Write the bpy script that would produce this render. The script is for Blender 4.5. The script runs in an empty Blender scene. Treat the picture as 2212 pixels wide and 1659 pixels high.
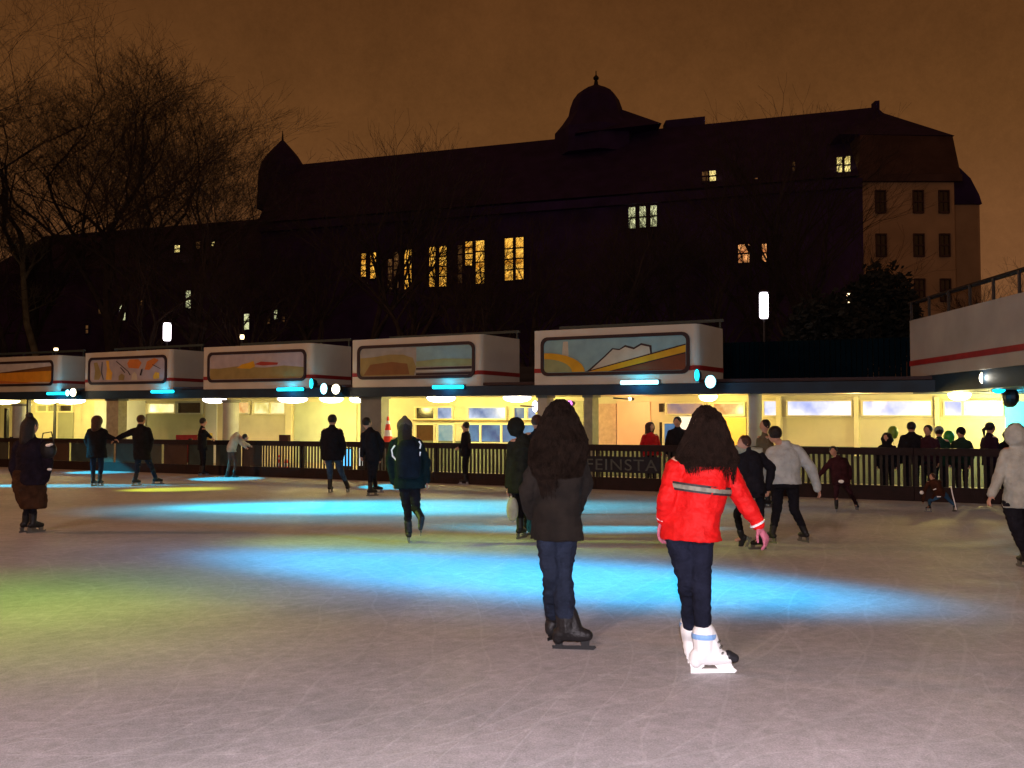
import bpy, bmesh, math, random
from mathutils import Vector, Matrix
R = random.Random(7)
S = bpy.context.scene
COL = S.collection
# ------------------------------------------------------------------ camera
F = 2150.0; CX, CY = 1106.0, 829.5; CZ = 1.55
PITCH = math.atan(88.5 / F)
cp, sp = math.cos(PITCH), math.sin(PITCH)
cam = bpy.data.cameras.new('camera'); camo = bpy.data.objects.new('camera', cam); COL.objects.link(camo)
camo.location = (0, 0, CZ); camo.rotation_euler = (math.pi/2 + PITCH, 0, 0)
cam.sensor_width = 36; cam.lens = 36 * F / 2212; cam.clip_end = 3000; cam.clip_start = .05
S.camera = camo
# ------------------------------------------------------------------ sky: city glow under night cloud
W = bpy.data.worlds.new('World'); S.world = W; W.use_nodes = True
nt = W.node_tree; nt.nodes.clear()
def N(t, **k):
    n = nt.nodes.new(t)
    for a, b in k.items(): setattr(n, a, b)
    return n
out = N('ShaderNodeOutputWorld'); bg = N('ShaderNodeBackground'); bg2 = N('ShaderNodeBackground'); add = N('ShaderNodeAddShader')
sky = N('ShaderNodeTexSky', sky_type='NISHITA'); sky.sun_disc = False; sky.sun_elevation = math.radians(-6); sky.sun_rotation = math.radians(200)
nt.links.new(sky.outputs[0], bg2.inputs[0]); bg2.inputs[1].default_value = .02
tc = N('ShaderNodeTexCoord'); sx = N('ShaderNodeSeparateXYZ'); nt.links.new(tc.outputs['Generated'], sx.inputs[0])
ramp = N('ShaderNodeValToRGB'); nt.links.new(sx.outputs['Z'], ramp.inputs[0])
e = ramp.color_ramp.elements
e[0].position = 0; e[0].color = (.165, .068, .028, 1)
e[1].position = 1; e[1].color = (.050, .018, .006, 1)
for p_, c_ in ((.12, (.170, .070, .026, 1)), (.28, (.125, .049, .014, 1)), (.42, (.088, .032, .009, 1))):
    q = e.new(p_); q.color = c_
noi = N('ShaderNodeTexNoise'); noi.inputs['Scale'].default_value = 3.5; noi.inputs['Detail'].default_value = 14; noi.inputs['Roughness'].default_value = .92
nt.links.new(tc.outputs['Generated'], noi.inputs['Vector'])
mr = N('ShaderNodeMapRange'); mr.inputs['From Min'].default_value = .3; mr.inputs['From Max'].default_value = .7
mr.inputs['To Min'].default_value = .72; mr.inputs['To Max'].default_value = 1.25
nt.links.new(noi.outputs[0], mr.inputs[0]); nt.links.new(mr.outputs[0], bg.inputs[1])
nt.links.new(ramp.outputs[0], bg.inputs[0]); nt.links.new(bg.outputs[0], add.inputs[0]); nt.links.new(bg2.outputs[0], add.inputs[1])
nt.links.new(add.outputs[0], out.inputs[0])
S.view_settings.view_transform = 'Standard'; S.view_settings.look = 'None'
S.view_settings.exposure = 0; S.view_settings.gamma = 1; S.view_settings.use_curve_mapping = False
S.cycles.use_denoising = True; S.cycles.max_bounces = 6; S.cycles.diffuse_bounces = 3; S.cycles.sample_clamp_indirect = 4
# ------------------------------------------------------------------ lamps
K = 4 * math.pi * math.pi
def aim(o, tgt):
    o.rotation_euler = (Vector(tgt) - o.location).to_track_quat('-Z', 'Y').to_euler()
def point(name, loc, w, col, r=.05):
    l = bpy.data.lights.new(name, 'POINT'); l.energy = w; l.color = col; l.shadow_soft_size = r
    o = bpy.data.objects.new(name, l); COL.objects.link(o); o.location = loc; return o
def flood(name, loc, tgt, w, col, r=.6, ang=120):
    l = bpy.data.lights.new(name, 'SPOT'); l.energy = w; l.color = col; l.shadow_soft_size = r
    l.spot_size = math.radians(ang); l.spot_blend = 1
    o = bpy.data.objects.new(name, l); COL.objects.link(o); o.location = loc; aim(o, tgt); return o
def beam(c, axis, b, h, D, lum, col, blend=.6, r=.06):
    """colour spotlight: c ground centre, axis = half length vector, b half width, lamp h high, D away along the axis"""
    a = math.hypot(*axis); ux, uy = axis[0]/a, axis[1]/a
    lamp = Vector((c[0] + ux*D, c[1] + uy*D, h)); L = math.sqrt(D*D + h*h); se = h / L
    tx, ty = b / L, a * se / L; m = max(tx, ty)
    l = bpy.data.lights.new('colour_spotlight', 'SPOT'); l.color = col; l.shadow_soft_size = r
    l.energy = K * lum / .6 * L * L / se; l.spot_size = 2 * math.atan(m); l.spot_blend = blend
    o = bpy.data.objects.new('colour_spotlight', l); COL.objects.link(o); o.location = lamp
    aim(o, (c[0], c[1], 0)); o.scale = (tx / m, ty / m, 1); return o
def gd(y): return 1.55 * F / (y - 918.0)          # ground distance under a height in the picture
def gpt(x, y):
    d = gd(y); return ((x - CX) / F * d, d)
CY_ = (.0, .70, 1.0); CYB = (.0, .50, 1.0); YEL = (.85, 1.0, .05); GRN = (.25, 1.0, .08)
point('camera_flash', (.05, -.02, 1.66), 2000, (1.0, .90, 1.0), .03)
flood('rink_floodlight', (-30, 14, 13), (-4, 26, 0), 9000, (1.0, .44, .19), .8)  # three fills added out of frame to brighten the ice
flood('rink_floodlight', (24, 4, 13), (2, 20, 0), 1000, (1.0, .70, .40), .8)
flood('rink_floodlight', (-9, -14, 13), (3, 16, 0), 7000, (1.0, .67, .52), .8)
def B(x0, y0, x1, y1, b, h, D, lum, col, blend=.6, r=.06):
    p0, p1 = gpt(x0, y0), gpt(x1, y1)
    c = ((p0[0]+p1[0])/2, (p0[1]+p1[1])/2); beam(c, ((p1[0]-p0[0])/2, (p1[1]-p0[1])/2), b, h, D, lum, col, blend, r)
B(560, 1196, 2330, 1335, 1.6, 6, 13, 1.15, CYB, 1.0, .4)
B(1900, 1300, 300, 1178, 1.6, 6, 13, .75, CYB, 1.0, .4)
B(1420, 1094, 180, 1096, 2.0, 7, 15, 1.5, CY_, .9, .25)
B(260, 1172, 2230, 1330, 3.0, 7, 13, .32, CYB, 1.0, .5)
B(1560, 1098, -60, 1100, 3.4, 7, 15, .40, CY_, 1.0, .5)
B(900, 1137, 1620, 1139, 1.05, 7, 16, .8, CY_, .9, .2)
B(1230, 1104, 1500, 1103, .50, 6, 12, .6, YEL, .5)
B(520, 1054, 230, 1060, .95, 6, 11, .9, YEL, .8)
B(420, 1049, -160, 1049, .75, 6, 10, .9, CY_, .4)
B(1700, 1182, 300, 1166, 1.5, 6, 12, .24, (.55, 1, .1), 1.0, .3)
B(420, 1280, -330, 1285, 1.9, 6, 9, .36, GRN, 1.0, .9)
B(660, 1350, -520, 1355, 2.2, 6, 9, .26, (.8, 1, .1), 1.0, .6)
for x0, x1, y in ((143, 290, 1020), (405, 568, 1034), (770, 925, 1051)):
    B(x1, y, x0, y, 1.25, 6, 9, 1.1, CY_, .35)
# ------------------------------------------------------------------ geometry helpers
def P(x, y, d):
    u = (x - CX) / F; v = (CY - y) / F
    dy = cp - v * sp; t = d / dy
    return Vector((u * t, d, CZ + (sp + v * cp) * t))
def mat(name, col, rough=.7, var=.15, scale=8, bump=0.0, bscale=40, emit=None, estr=0, metal=0, spec=.3, var2=None):
    m = bpy.data.materials.new(name); m.use_nodes = True; t = m.node_tree; b = t.nodes['Principled BSDF']
    b.inputs['Roughness'].default_value = rough; b.inputs['Metallic'].default_value = metal; b.inputs['Specular IOR Level'].default_value = spec
    tcn = t.nodes.new('ShaderNodeTexCoord')
    if var:
        n = t.nodes.new('ShaderNodeTexNoise'); n.inputs['Scale'].default_value = scale; n.inputs['Detail'].default_value = 5
        t.links.new(tcn.outputs['Object'], n.inputs['Vector'])
        r = t.nodes.new('ShaderNodeValToRGB'); r.color_ramp.elements[0].position = .3; r.color_ramp.elements[1].position = .7
        c2 = var2 or col
        r.color_ramp.elements[0].color = tuple(max(0, x*(1-var)) for x in col) + (1,)
        r.color_ramp.elements[1].color = tuple(min(1, x*(1+var)) for x in c2) + (1,)
        t.links.new(n.outputs[0], r.inputs[0]); t.links.new(r.outputs[0], b.inputs['Base Color'])
    else: b.inputs['Base Color'].default_value = (*col, 1)
    if bump:
        n2 = t.nodes.new('ShaderNodeTexNoise'); n2.inputs['Scale'].default_value = bscale; n2.inputs['Detail'].default_value = 4
        t.links.new(tcn.outputs['Object'], n2.inputs['Vector'])
        bp = t.nodes.new('ShaderNodeBump'); bp.inputs['Strength'].default_value = bump; bp.inputs['Distance'].default_value = .02
        t.links.new(n2.outputs[0], bp.inputs['Height']); t.links.new(bp.outputs[0], b.inputs['Normal'])
    if emit:
        b.inputs['Emission Color'].default_value = (*emit, 1); b.inputs['Emission Strength'].default_value = estr
    return m
def glow(name, c0, c1, s, scale=3, pos=(.35, .65)):
    m = bpy.data.materials.new(name); m.use_nodes = True; t = m.node_tree; b = t.nodes['Principled BSDF']
    b.inputs['Base Color'].default_value = (.02, .02, .02, 1); b.inputs['Roughness'].default_value = .2
    tcn = t.nodes.new('ShaderNodeTexCoord'); n = t.nodes.new('ShaderNodeTexNoise'); n.inputs['Scale'].default_value = scale; n.inputs['Detail'].default_value = 4
    t.links.new(tcn.outputs['Object'], n.inputs['Vector'])
    r = t.nodes.new('ShaderNodeValToRGB'); r.color_ramp.elements[0].position = pos[0]; r.color_ramp.elements[1].position = pos[1]
    r.color_ramp.elements[0].color = (*c0, 1); r.color_ramp.elements[1].color = (*c1, 1)
    t.links.new(n.outputs[0], r.inputs[0]); t.links.new(r.outputs[0], b.inputs['Emission Color']); b.inputs['Emission Strength'].default_value = s
    return m
def tag(o, label=None, cat=None, group=None, kind=None):
    for k, v in (('label', label), ('category', cat), ('group', group), ('kind', kind)):
        if v: o[k] = v
    return o
def empty(name, loc=(0, 0, 0)):
    o = bpy.data.objects.new(name, None); COL.objects.link(o); o.location = loc; o.empty_display_size = .1; return o
def link(name, me, m, parent=None, smooth=False):
    for x in (m if isinstance(m, (list, tuple)) else [m]): me.materials.append(x)
    o = bpy.data.objects.new(name, me); COL.objects.link(o)
    if parent:
        o.parent = parent; o.matrix_parent_inverse = Matrix.Translation(-world_loc(parent))
    if smooth: me.polygons.foreach_set('use_smooth', [True]*len(me.polygons))
    return o
def world_loc(o):
    return o.location + (world_loc(o.parent) + o.matrix_parent_inverse.translation if o.parent else Vector())
def mk(name, verts, faces, m, parent=None, mi=None, smooth=False):
    """mesh in world coordinates, with its origin at the centre of its base"""
    vs = [Vector(v) for v in verts]
    c = Vector((sum(v.x for v in vs)/len(vs), sum(v.y for v in vs)/len(vs), min(v.z for v in vs)))
    me = bpy.data.meshes.new(name); me.from_pydata([v - c for v in vs], [], faces); me.update()
    if mi: me.polygons.foreach_set('material_index', mi)
    o = link(name, me, m, None, smooth)
    o.location = c
    if parent:
        o.parent = parent; o.matrix_parent_inverse = Matrix.Translation(-world_loc(parent))
    return o
class MB:
    def __init__(s): s.v = []; s.f = []; s.m = []; s.k = 0
    def add(s, vs, fs):
        n = len(s.v); s.v += [Vector(v) for v in vs]; s.f += [tuple(i + n for i in f) for f in fs]; s.m += [s.k]*len(fs)
    def hexa(s, a):      # a: 8 corners, bottom 4 then top 4
        s.add(a, [(3,2,1,0), (4,5,6,7), (0,1,5,4), (1,2,6,5), (2,3,7,6), (3,0,4,7)])
    def box(s, x0, x1, y0, y1, z0, z1):
        s.hexa([(x0,y0,z0),(x1,y0,z0),(x1,y1,z0),(x0,y1,z0),(x0,y0,z1),(x1,y0,z1),(x1,y1,z1),(x0,y1,z1)])
    def prism(s, pts, off):
        n = len(pts); off = Vector(off)
        vs = [Vector(p) for p in pts] + [Vector(p) + off for p in pts]
        s.add(vs, [tuple(range(n))[::-1], tuple(range(n, 2*n))] + [(i, (i+1) % n, (i+1) % n + n, i+n) for i in range(n)])
    def cap(s, p0, r0, p1, r1, n=10, fd=None, fl=1.0):
        p0, p1 = Vector(p0), Vector(p1); ax = (p1 - p0)
        L = ax.length; ax = ax / L if L > 1e-6 else Vector((0, 0, 1))
        u = ax.orthogonal().normalized(); w = ax.cross(u)
        st = []
        for k in range(1, 4):
            a = math.pi/2 * k/4; st.append((-math.cos(a)*r0, math.sin(a)*r0))
        st.append((0, r0)); st.append((L, r1))
        for k in range(3, 0, -1):
            a = math.pi/2 * k/4; st.append((L + math.cos(a)*r1, math.sin(a)*r1))
        def fx(v):
            if fd is None: return v
            return v + fd * (v.dot(fd) * (fl - 1))
        vs = [p0 + fx(-ax*r0)]
        for t, r in st:
            tt = min(max(t, 0), L)
            for i in range(n):
                a = 2*math.pi*i/n
                vs.append(p0 + ax*tt + fx(ax*(t-tt) + (u*math.cos(a) + w*math.sin(a))*r))
        vs.append(p1 + fx(ax*r1)); fs = []
        for i in range(n): fs.append((0, 1+(i+1) % n, 1+i))
        for k in range(len(st)-1):
            for i in range(n):
                j = (i+1) % n; a = 1+k*n; b = a+n
                fs.append((a+i, a+j, b+j, b+i))
        e = len(vs)-1; a = 1+(len(st)-1)*n
        for i in range(n): fs.append((a+i, a+(i+1) % n, e))
        s.add(vs, fs)
    def loft(s, secs, n=18):   # secs: (centre, half axis A, half axis B)
        vs = []; fs = []
        for c, A, Bv in secs:
            c, A, Bv = Vector(c), Vector(A), Vector(Bv)
            for i in range(n):
                a = 2*math.pi*i/n; vs.append(c + A*math.cos(a) + Bv*math.sin(a))
        for k in range(len(secs)-1):
            for i in range(n):
                j = (i+1) % n; fs.append((k*n+i, k*n+j, (k+1)*n+j, (k+1)*n+i))
        fs.append(tuple(range(n))[::-1]); fs.append(tuple((len(secs)-1)*n+i for i in range(n)))
        s.add(vs, fs)
    def ell(s, c, rx, ry, rz, M=None, n=12):
        c = Vector(c); secs = []
        for k in range(1, 9):
            a = math.pi*k/9; z = -math.cos(a)*rz; q = math.sin(a)
            v = [Vector((0, 0, z)), Vector((rx*q, 0, 0)), Vector((0, ry*q, 0))]
            if M: v = [M @ x for x in v]
            secs.append((c + v[0], v[1], v[2]))
        s.loft(secs, n)
    def lathe(s, c, prof, n=20):
        c = Vector(c); s.loft([(c + Vector((0, 0, z)), (r, 0, 0), (0, r, 0)) for r, z in prof], n)
    def tube(s, pts, r, n=6, r1=None):
        r1 = r if r1 is None else r1; vs = []; fs = []; m = len(pts)
        pts = [Vector(p) for p in pts]
        for k, p in enumerate(pts):
            t = (pts[min(k+1, m-1)] - pts[max(k-1, 0)]).normalized()
            u = t.cross(Vector((0.01, 0.3, 1))).normalized(); w = t.cross(u); rr = r + (r1-r)*k/(m-1)
            for i in range(n):
                a = 2*math.pi*i/n; vs.append(p + (u*math.cos(a) + w*math.sin(a))*rr)
        for k in range(m-1):
            for i in range(n):
                j = (i+1) % n; fs.append((k*n+i, k*n+j, (k+1)*n+j, (k+1)*n+i))
        fs.append(tuple(range(n))[::-1]); fs.append(tuple((m-1)*n+i for i in range(n)))
        s.add(vs, fs)
    def build(s, name, m, parent=None, smooth=False):
        return mk(name, s.v, s.f, m, parent, s.m if isinstance(m, (list, tuple)) else None, smooth)
# ------------------------------------------------------------------ setting: ice and ground
def ice_mat():
    m = bpy.data.materials.new('ice'); m.use_nodes = True; t = m.node_tree; b = t.nodes['Principled BSDF']
    tcn = t.nodes.new('ShaderNodeTexCoord')
    def noise(sc, det, mapping=None, rough=.6):
        n = t.nodes.new('ShaderNodeTexNoise'); n.inputs['Scale'].default_value = sc; n.inputs['Detail'].default_value = det; n.inputs['Roughness'].default_value = rough
        if mapping:
            mp = t.nodes.new('ShaderNodeMapping'); mp.inputs['Rotation'].default_value = mapping[0]; mp.inputs['Scale'].default_value = mapping[1]
            t.links.new(tcn.outputs['Object'], mp.inputs[0]); t.links.new(mp.outputs[0], n.inputs['Vector'])
        else: t.links.new(tcn.outputs['Object'], n.inputs['Vector'])
        return n
    def rmp(src, p0, c0, p1, c1):
        r = t.nodes.new('ShaderNodeValToRGB'); r.color_ramp.elements[0].position = p0; r.color_ramp.elements[0].color = c0
        r.color_ramp.elements[1].position = p1; r.color_ramp.elements[1].color = c1; t.links.new(src, r.inputs[0]); return r
    def mix(f, a, c, blend='MIX'):
        x = t.nodes.new('ShaderNodeMix'); x.data_type = 'RGBA'; x.blend_type = blend
        if isinstance(f, float): x.inputs[0].default_value = f
        else: t.links.new(f, x.inputs[0])
        t.links.new(a, x.inputs[6]); t.links.new(c, x.inputs[7]); return x.outputs[2]
    base = rmp(noise(.45, 8, None, .68).outputs[0], .34, (.56, .56, .58, 1), .66, (.80, .76, .78, 1))
    # skate grooves: thin stretched noise in three directions, and shaved snow
    def cuts(scale, dist, loc, p0):
        mp = t.nodes.new('ShaderNodeMapping'); mp.inputs['Location'].default_value = loc; t.links.new(tcn.outputs['Object'], mp.inputs[0])
        w = t.nodes.new('ShaderNodeTexWave'); w.wave_type = 'RINGS'; w.rings_direction = 'Z'; w.inputs['Scale'].default_value = scale; w.inputs['Distortion'].default_value = dist
        w.inputs['Detail'].default_value = 1.5; w.inputs['Detail Scale'].default_value = .35; t.links.new(mp.outputs[0], w.inputs['Vector'])
        return rmp(w.outputs['Fac'], p0, (0, 0, 0, 1), 1.0, (1, 1, 1, 1)).outputs[0]
    g = None
    for a in ((.55, 9, (3.1, -7, 0), .993), (.8, 14, (-6, 4, 0), .99), (.37, 18, (11, -15, 0), .995), (1.1, 22, (-1, -21, 0), .985)):
        q = cuts(*a); g = q if g is None else mix(1.0, g, q, 'LIGHTEN')
    q = rmp(noise(1.0, 3, ((0, 0, .6), (1.6, 30, 1))).outputs[0], .66, (0, 0, 0, 1), .74, (.5, .5, .5, 1)).outputs[0]; g = mix(1.0, g, q, 'LIGHTEN')
    gr = noise(90, 2, None, .8)
    grain = rmp(gr.outputs[0], .35, (.66, .66, .68, 1), .65, (1.0, 1.0, 1.0, 1))
    snow = rmp(noise(3.4, 10, None, .82).outputs[0], .55, (0, 0, 0, 1), .74, (1, 1, 1, 1))
    white = t.nodes.new('ShaderNodeRGB'); white.outputs[0].default_value = (.88, .87, .90, 1)
    mott = rmp(noise(9, 6, None, .85).outputs[0], .36, (.70, .72, .70, 1), .64, (1.0, .98, 1.0, 1))
    c = mix(1.0, base.outputs[0], grain.outputs[0], 'MULTIPLY'); c = mix(1.0, c, mott.outputs[0], 'MULTIPLY')
    f1 = t.nodes.new('ShaderNodeMath'); f1.operation = 'MULTIPLY'; f1.inputs[1].default_value = .13; t.links.new(g, f1.inputs[0])
    c = mix(f1.outputs[0], c, white.outputs[0])
    f2 = t.nodes.new('ShaderNodeMath'); f2.operation = 'MULTIPLY'; f2.inputs[1].default_value = .6; t.links.new(snow.outputs[0], f2.inputs[0])
    c = mix(f2.outputs[0], c, white.outputs[0])
    t.links.new(c, b.inputs['Base Color'])
    rr = rmp(noise(1.3, 6).outputs[0], .3, (.48, .48, .48, 1), .7, (.72, .72, .72, 1)); t.links.new(rr.outputs[0], b.inputs['Roughness'])
    b.inputs['Specular IOR Level'].default_value = .18
    bp = t.nodes.new('ShaderNodeBump'); bp.inputs['Strength'].default_value = .35; bp.inputs['Distance'].default_value = .008
    s2 = t.nodes.new('ShaderNodeMath'); s2.operation = 'ADD'; g2 = t.nodes.new('ShaderNodeMath'); g2.operation = 'MULTIPLY'; g2.inputs[1].default_value = .28; t.links.new(g, g2.inputs[0]); t.links.new(g2.outputs[0], s2.inputs[0]); t.links.new(gr.outputs[0], s2.inputs[1])
    t.links.new(s2.outputs[0], bp.inputs['Height']); t.links.new(bp.outputs[0], b.inputs['Normal'])
    return m
# gallery frame of reference: along e, off towards the camera from the canopy edge
EX, EY = .8537, -.5208; NX, NY = -.5208, -.8537; C0 = 27.5
def G(s, off, z): return Vector((s*EX + off*NX, C0 + s*EY + off*NY, z * (1 - .0036*s) if z > .05 else z))
def dl(x, off):
    u = (x - CX) / F; return (C0 - off/.8537) / (1 + .61*u)
def sxo(x, off): return ((x - CX)/F * dl(x, off) + .5208*off) / .8537
def zo(x, y, off):
    s = sxo(x, off); return P(x, y, dl(x, off)).z / (1 - .0036*s)
def ghex(mb, s0, s1, o0, o1, z0, z1, z0b=None, z1b=None):
    z0b = z0 if z0b is None else z0b; z1b = z1 if z1b is None else z1b
    mb.hexa([G(s0, o1, z0), G(s1, o1, z0b), G(s1, o0, z0b), G(s0, o0, z0), G(s0, o1, z1), G(s1, o1, z1b), G(s1, o0, z1b), G(s0, o0, z1)])
FO = 1.88        # fence line
M_ice = ice_mat()
pl = MB(); pl.add([G(-60, FO-.06, .004), G(28, FO-.06, .004), (30, -12, .004), (-60, -12, .004)], [(0, 3, 2, 1)])
tag(pl.build('ice_rink', M_ice), kind='structure')
gm = mat('ground_asphalt', (.05, .048, .045), .9, .3, 1.5, .4, 60)
pl = MB(); pl.add([(-900, -200, 0), (900, -200, 0), (900, 1500, 0), (-900, 1500, 0)], [(0, 1, 2, 3)]); tag(pl.build('ground', gm), kind='structure')
pl = MB(); ghex(pl, -34, 20, -3.0, FO-.10, .0, .045); tag(pl.build('gallery_pavement', mat('concrete_paving', (.30, .28, .25), .85, .2, 3, .3)), kind='structure')
# ------------------------------------------------------------------ materials
M_cream = mat('cream_wall_paint', (.62, .56, .36), .7, .08, 2, .1)
M_wing = mat('dull_white_render', (.30, .28, .25), .75, .15, 1.0, .15, 30)
M_white = mat('white_box_render', (.46, .44, .39), .7, .10, 1.2, .15, 30)
M_fasc = mat('dark_blue_fascia', (.006, .022, .045), .6, .3, 2)
M_soff = mat('soffit_board', (.50, .44, .30), .8, .1, 2)
M_dark = mat('dark_frame_paint', (.02, .008, .012), .6, .2, 6)
M_red = mat('red_trim_paint', (.22, .012, .012), .6, .2, 4)
M_fence = mat('dark_red_stained_wood', (.012, .004, .0045), .75, .35, 5, .3, 30)
M_slat = mat('weathered_slat_wood', (.020, .016, .014), .8, .4, 7, .3, 30)
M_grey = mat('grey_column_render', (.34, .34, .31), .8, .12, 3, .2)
M_dgrey = mat('shaded_grey_render', (.16, .16, .15), .8, .12, 3, .2)  # plain dark grey for the square column, capitals and small parts
M_wframe = mat('cream_window_frame', (.75, .68, .42), .5, .05, 4)
M_metal = mat('dark_metal', (.03, .03, .035), .45, .2, 8, metal=.6)
E_lampw = mat('white_ceiling_lamp', (.9, .9, .9), emit=(1, .93, .98), estr=7, var=0)
E_lampy = mat('warm_ceiling_lamp', (.9, .9, .8), emit=(1, .85, .45), estr=6, var=0)
E_cyan = mat('cyan_neon_tube', (.1, .5, .6), emit=(0, .68, 1), estr=2.4, var=0)
E_cyanw = mat('pale_cyan_lamp', (.6, .9, .9), emit=(.35, .9, 1), estr=3.2, var=0)
E_warmw = mat('warm_white_lamp', (.9, .9, .8), emit=(1, .93, .62), estr=4, var=0)
# ------------------------------------------------------------------ gallery pavilion
gal = tag(empty('rink_pavilion', G(0, -1.5, 0)), 'long low pavilion with white mural boxes above a dark blue canopy', 'building')
SL, SR = sxo(-60, 0) - 7, sxo(2200, 0) + 3
WO = -3.0
mb = MB(); ghex(mb, SL, SR, WO-.3, WO, 0, 2.66); mb.build('wall', M_cream, gal)
mb = MB(); ghex(mb, SL, SR, -.12, 0, 2.36, 2.64); mb.build('fascia', M_fasc, gal)
mb = MB(); ghex(mb, SL, SR, WO, -.12, 2.40, 2.46); mb.build('soffit', M_soff, gal)
mb = MB(); ghex(mb, SL, SR, -9, -.12, 2.66, 2.74); mb.build('roof', M_dark, gal)
def gpart(name, x0, x1, y0, y1, m, off=WO, th=.05, parent=None):
    """upright piece on the wall line, from picture measurements"""
    mb = MB(); s0, s1 = sxo(x0, off), sxo(x1, off); za = zo((x0+x1)/2, y1, off); zb = zo((x0+x1)/2, y0, off)
    ghex(mb, s0, s1, off, off+th, max(za, .05), zb); return mb.build(name, m, parent or gal)
def gwindow(x0, x1, y0, y1, pane, frame=M_wframe, off=WO, mull=(), fw=3, th=.10):
    """a window: frame bars, one pane, mullions"""
    mb = MB(); s0, s1 = sxo(x0-fw, off), sxo(x1+fw, off); a, b = sxo(x0, off), sxo(x1, off)
    xm = (x0+x1)/2; z0, z1 = zo(xm, y1+fw, off), zo(xm, y0-fw, off); c, d = zo(xm, y1, off), zo(xm, y0, off)
    ghex(mb, s0, s1, off, off+th, z0, c); ghex(mb, s0, s1, off, off+th, d, z1)
    ghex(mb, s0, a, off, off+th, c, d); ghex(mb, b, s1, off, off+th, c, d)
    for q in mull:
        sq = sxo(q, off); ghex(mb, sq-.025, sq+.025, off+.012, off+th-.01, c, d)
    fr = mb.build('window', frame, gal)
    mb = MB(); ghex(mb, a, b, off+.003, off+.02, c, d); mb.build('pane', pane, fr)
    return fr
m_gw = mat('grey_white_panel', (.55, .56, .52), .7, .06, 2)
m_tan = mat('tan_panel', (.45, .40, .24), .7, .08, 2)
m_olive = mat('olive_grey_panel', (.30, .30, .20), .7, .08, 2)
m_peach = mat('peach_panel', (.80, .50, .34), .6, .08, 1.2)
m_dglass = mat('dark_window_glass', (.03, .02, .015), .15, .3, 3, spec=.6)
g_blue = glow('lit_blue_window', (.10, .17, .38), (.60, .72, .95), 1.0, 1.2)
g_dblue = glow('dim_blue_window', (.03, .08, .22), (.10, .24, .42), 1.0, 1.6)
g_yel = glow('lit_yellow_window', (.70, .55, .12), (1.0, .92, .45), 1.15, 2)
g_oran = glow('lit_orange_window', (.75, .30, .08), (1.0, .75, .28), 1.0, 3)
g_lav = glow('lit_lavender_window', (.34, .40, .80), (1.0, .97, 1.0), 1.15, .9, (.35, .55))
g_mauve = glow('mauve_window', (.30, .20, .25), (.85, .45, .22), .8, 1.5)
g_paleb = glow('pale_teal_window', (.20, .38, .40), (.50, .62, .50), .8, 2)
g_cyan = mat('cyan_lit_curtain', (.1, .6, .7), emit=(0, .75, 1), estr=1.0, var=.1)
mb = MB(); ghex(mb, sxo(890, WO), sxo(2300, WO), WO, WO+.03, .05, 1.02); mb.build('dado', mat('grey_green_dado_paint', (.13, .15, .11), .7, .2, 2), gal)  # panel added to darken the lower wall behind the slats
# wall panels from left to right
gpart('door_panel', 128, 160, 890, 1000, m_olive)
gpart('wall_panel', 206, 234, 866, 1000, m_gw)
gpart('wall_panel', 266, 316, 866, 1000, m_gw)
gpart('wall_panel', 320, 440, 893, 1000, m_olive)
gpart('door_panel', 446, 470, 868, 1000, m_gw)
gpart('wall_panel', 622, 636, 866, 1000, M_wframe, th=.14)
gpart('wall_panel', 638, 772, 868, 1000, mat('pale_green_panel', (.52, .56, .38), .7, .08, 2))
for x0, x1, p in ((84, 104, m_olive), (109, 128, m_olive), (132, 158, m_dglass)): gwindow(x0, x1, 876, 888, p)
gwindow(322, 380, 873, 891, g_yel); gwindow(386, 437, 870, 892, m_dglass, M_grey)
gwindow(516, 541, 870, 892, g_oran); gwindow(551, 618, 870, 893, g_yel, mull=(585,))
for x0, x1, p in ((901, 940, m_dglass), (947, 979, g_blue), (1014, 1094, g_blue), (1113, 1136, g_dblue), (1142, 1160, g_blue)):
    gwindow(x0, x1, 881, 904, p)
for x0, x1, p in ((901, 940, mat('brown_lower_pane', (.06, .025, .01), .3)), (948, 982, g_paleb), (1014, 1160, g_dblue)):
    gwindow(x0, x1, 918, 956, p, mull=(1040, 1085, 1130) if x1 == 1160 else ())
gpart('window_rail', 897, 1162, 907, 910, mat('rail_shadow_line', (.30, .20, .08)), th=.13)  # thin brown bar across the window unit
gpart('wall_panel', 1180, 1262, 866, 960, mat('pale_olive_panel', (.40, .38, .24), .7))
gpart('wall_panel', 1288, 1332, 872, 964, mat('tan_peach_panel', (.55, .36, .26), .7))
gpart('wall_panel', 1334, 1406, 868, 964, m_peach)
gpart('wall_panel', 1426, 1434, 872, 890, m_dglass, th=.09)
gwindow(1442, 1520, 872, 894, g_mauve); gwindow(1535, 1608, 872, 896, g_oran, mull=(1541,))
gpart('door_panel', 1426, 1432, 912, 964, m_dglass, th=.06)
gwindow(1436, 1461, 915, 962, g_dblue); gpart('wall_panel', 1466, 1500, 900, 964, mat('white_lit_door', (.8, .8, .78), emit=(.9, .85, 1), estr=.5, var=0))
gpart('wall_panel', 1540, 1612, 902, 968, mat('warm_yellow_panel', (.80, .55, .16), .6, .1, 2))
for x0, x1 in ((1652, 1678), (1703, 1840), (1865, 2012), (2041, 2166)):
    gwindow(x0, x1, 867, 897, g_lav, mull=(2080,) if x0 == 2041 else ())
for xx in (1685, 1852, 2026): gpart('pilaster', xx-5, xx+5, 858, 985, M_wframe, th=.16)
gpart('pipe', 1684, 2172, 902, 904, M_wframe, th=.05)
gpart('curtain', 2172, 2235, 868, 960, g_cyan, th=.12)
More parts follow.
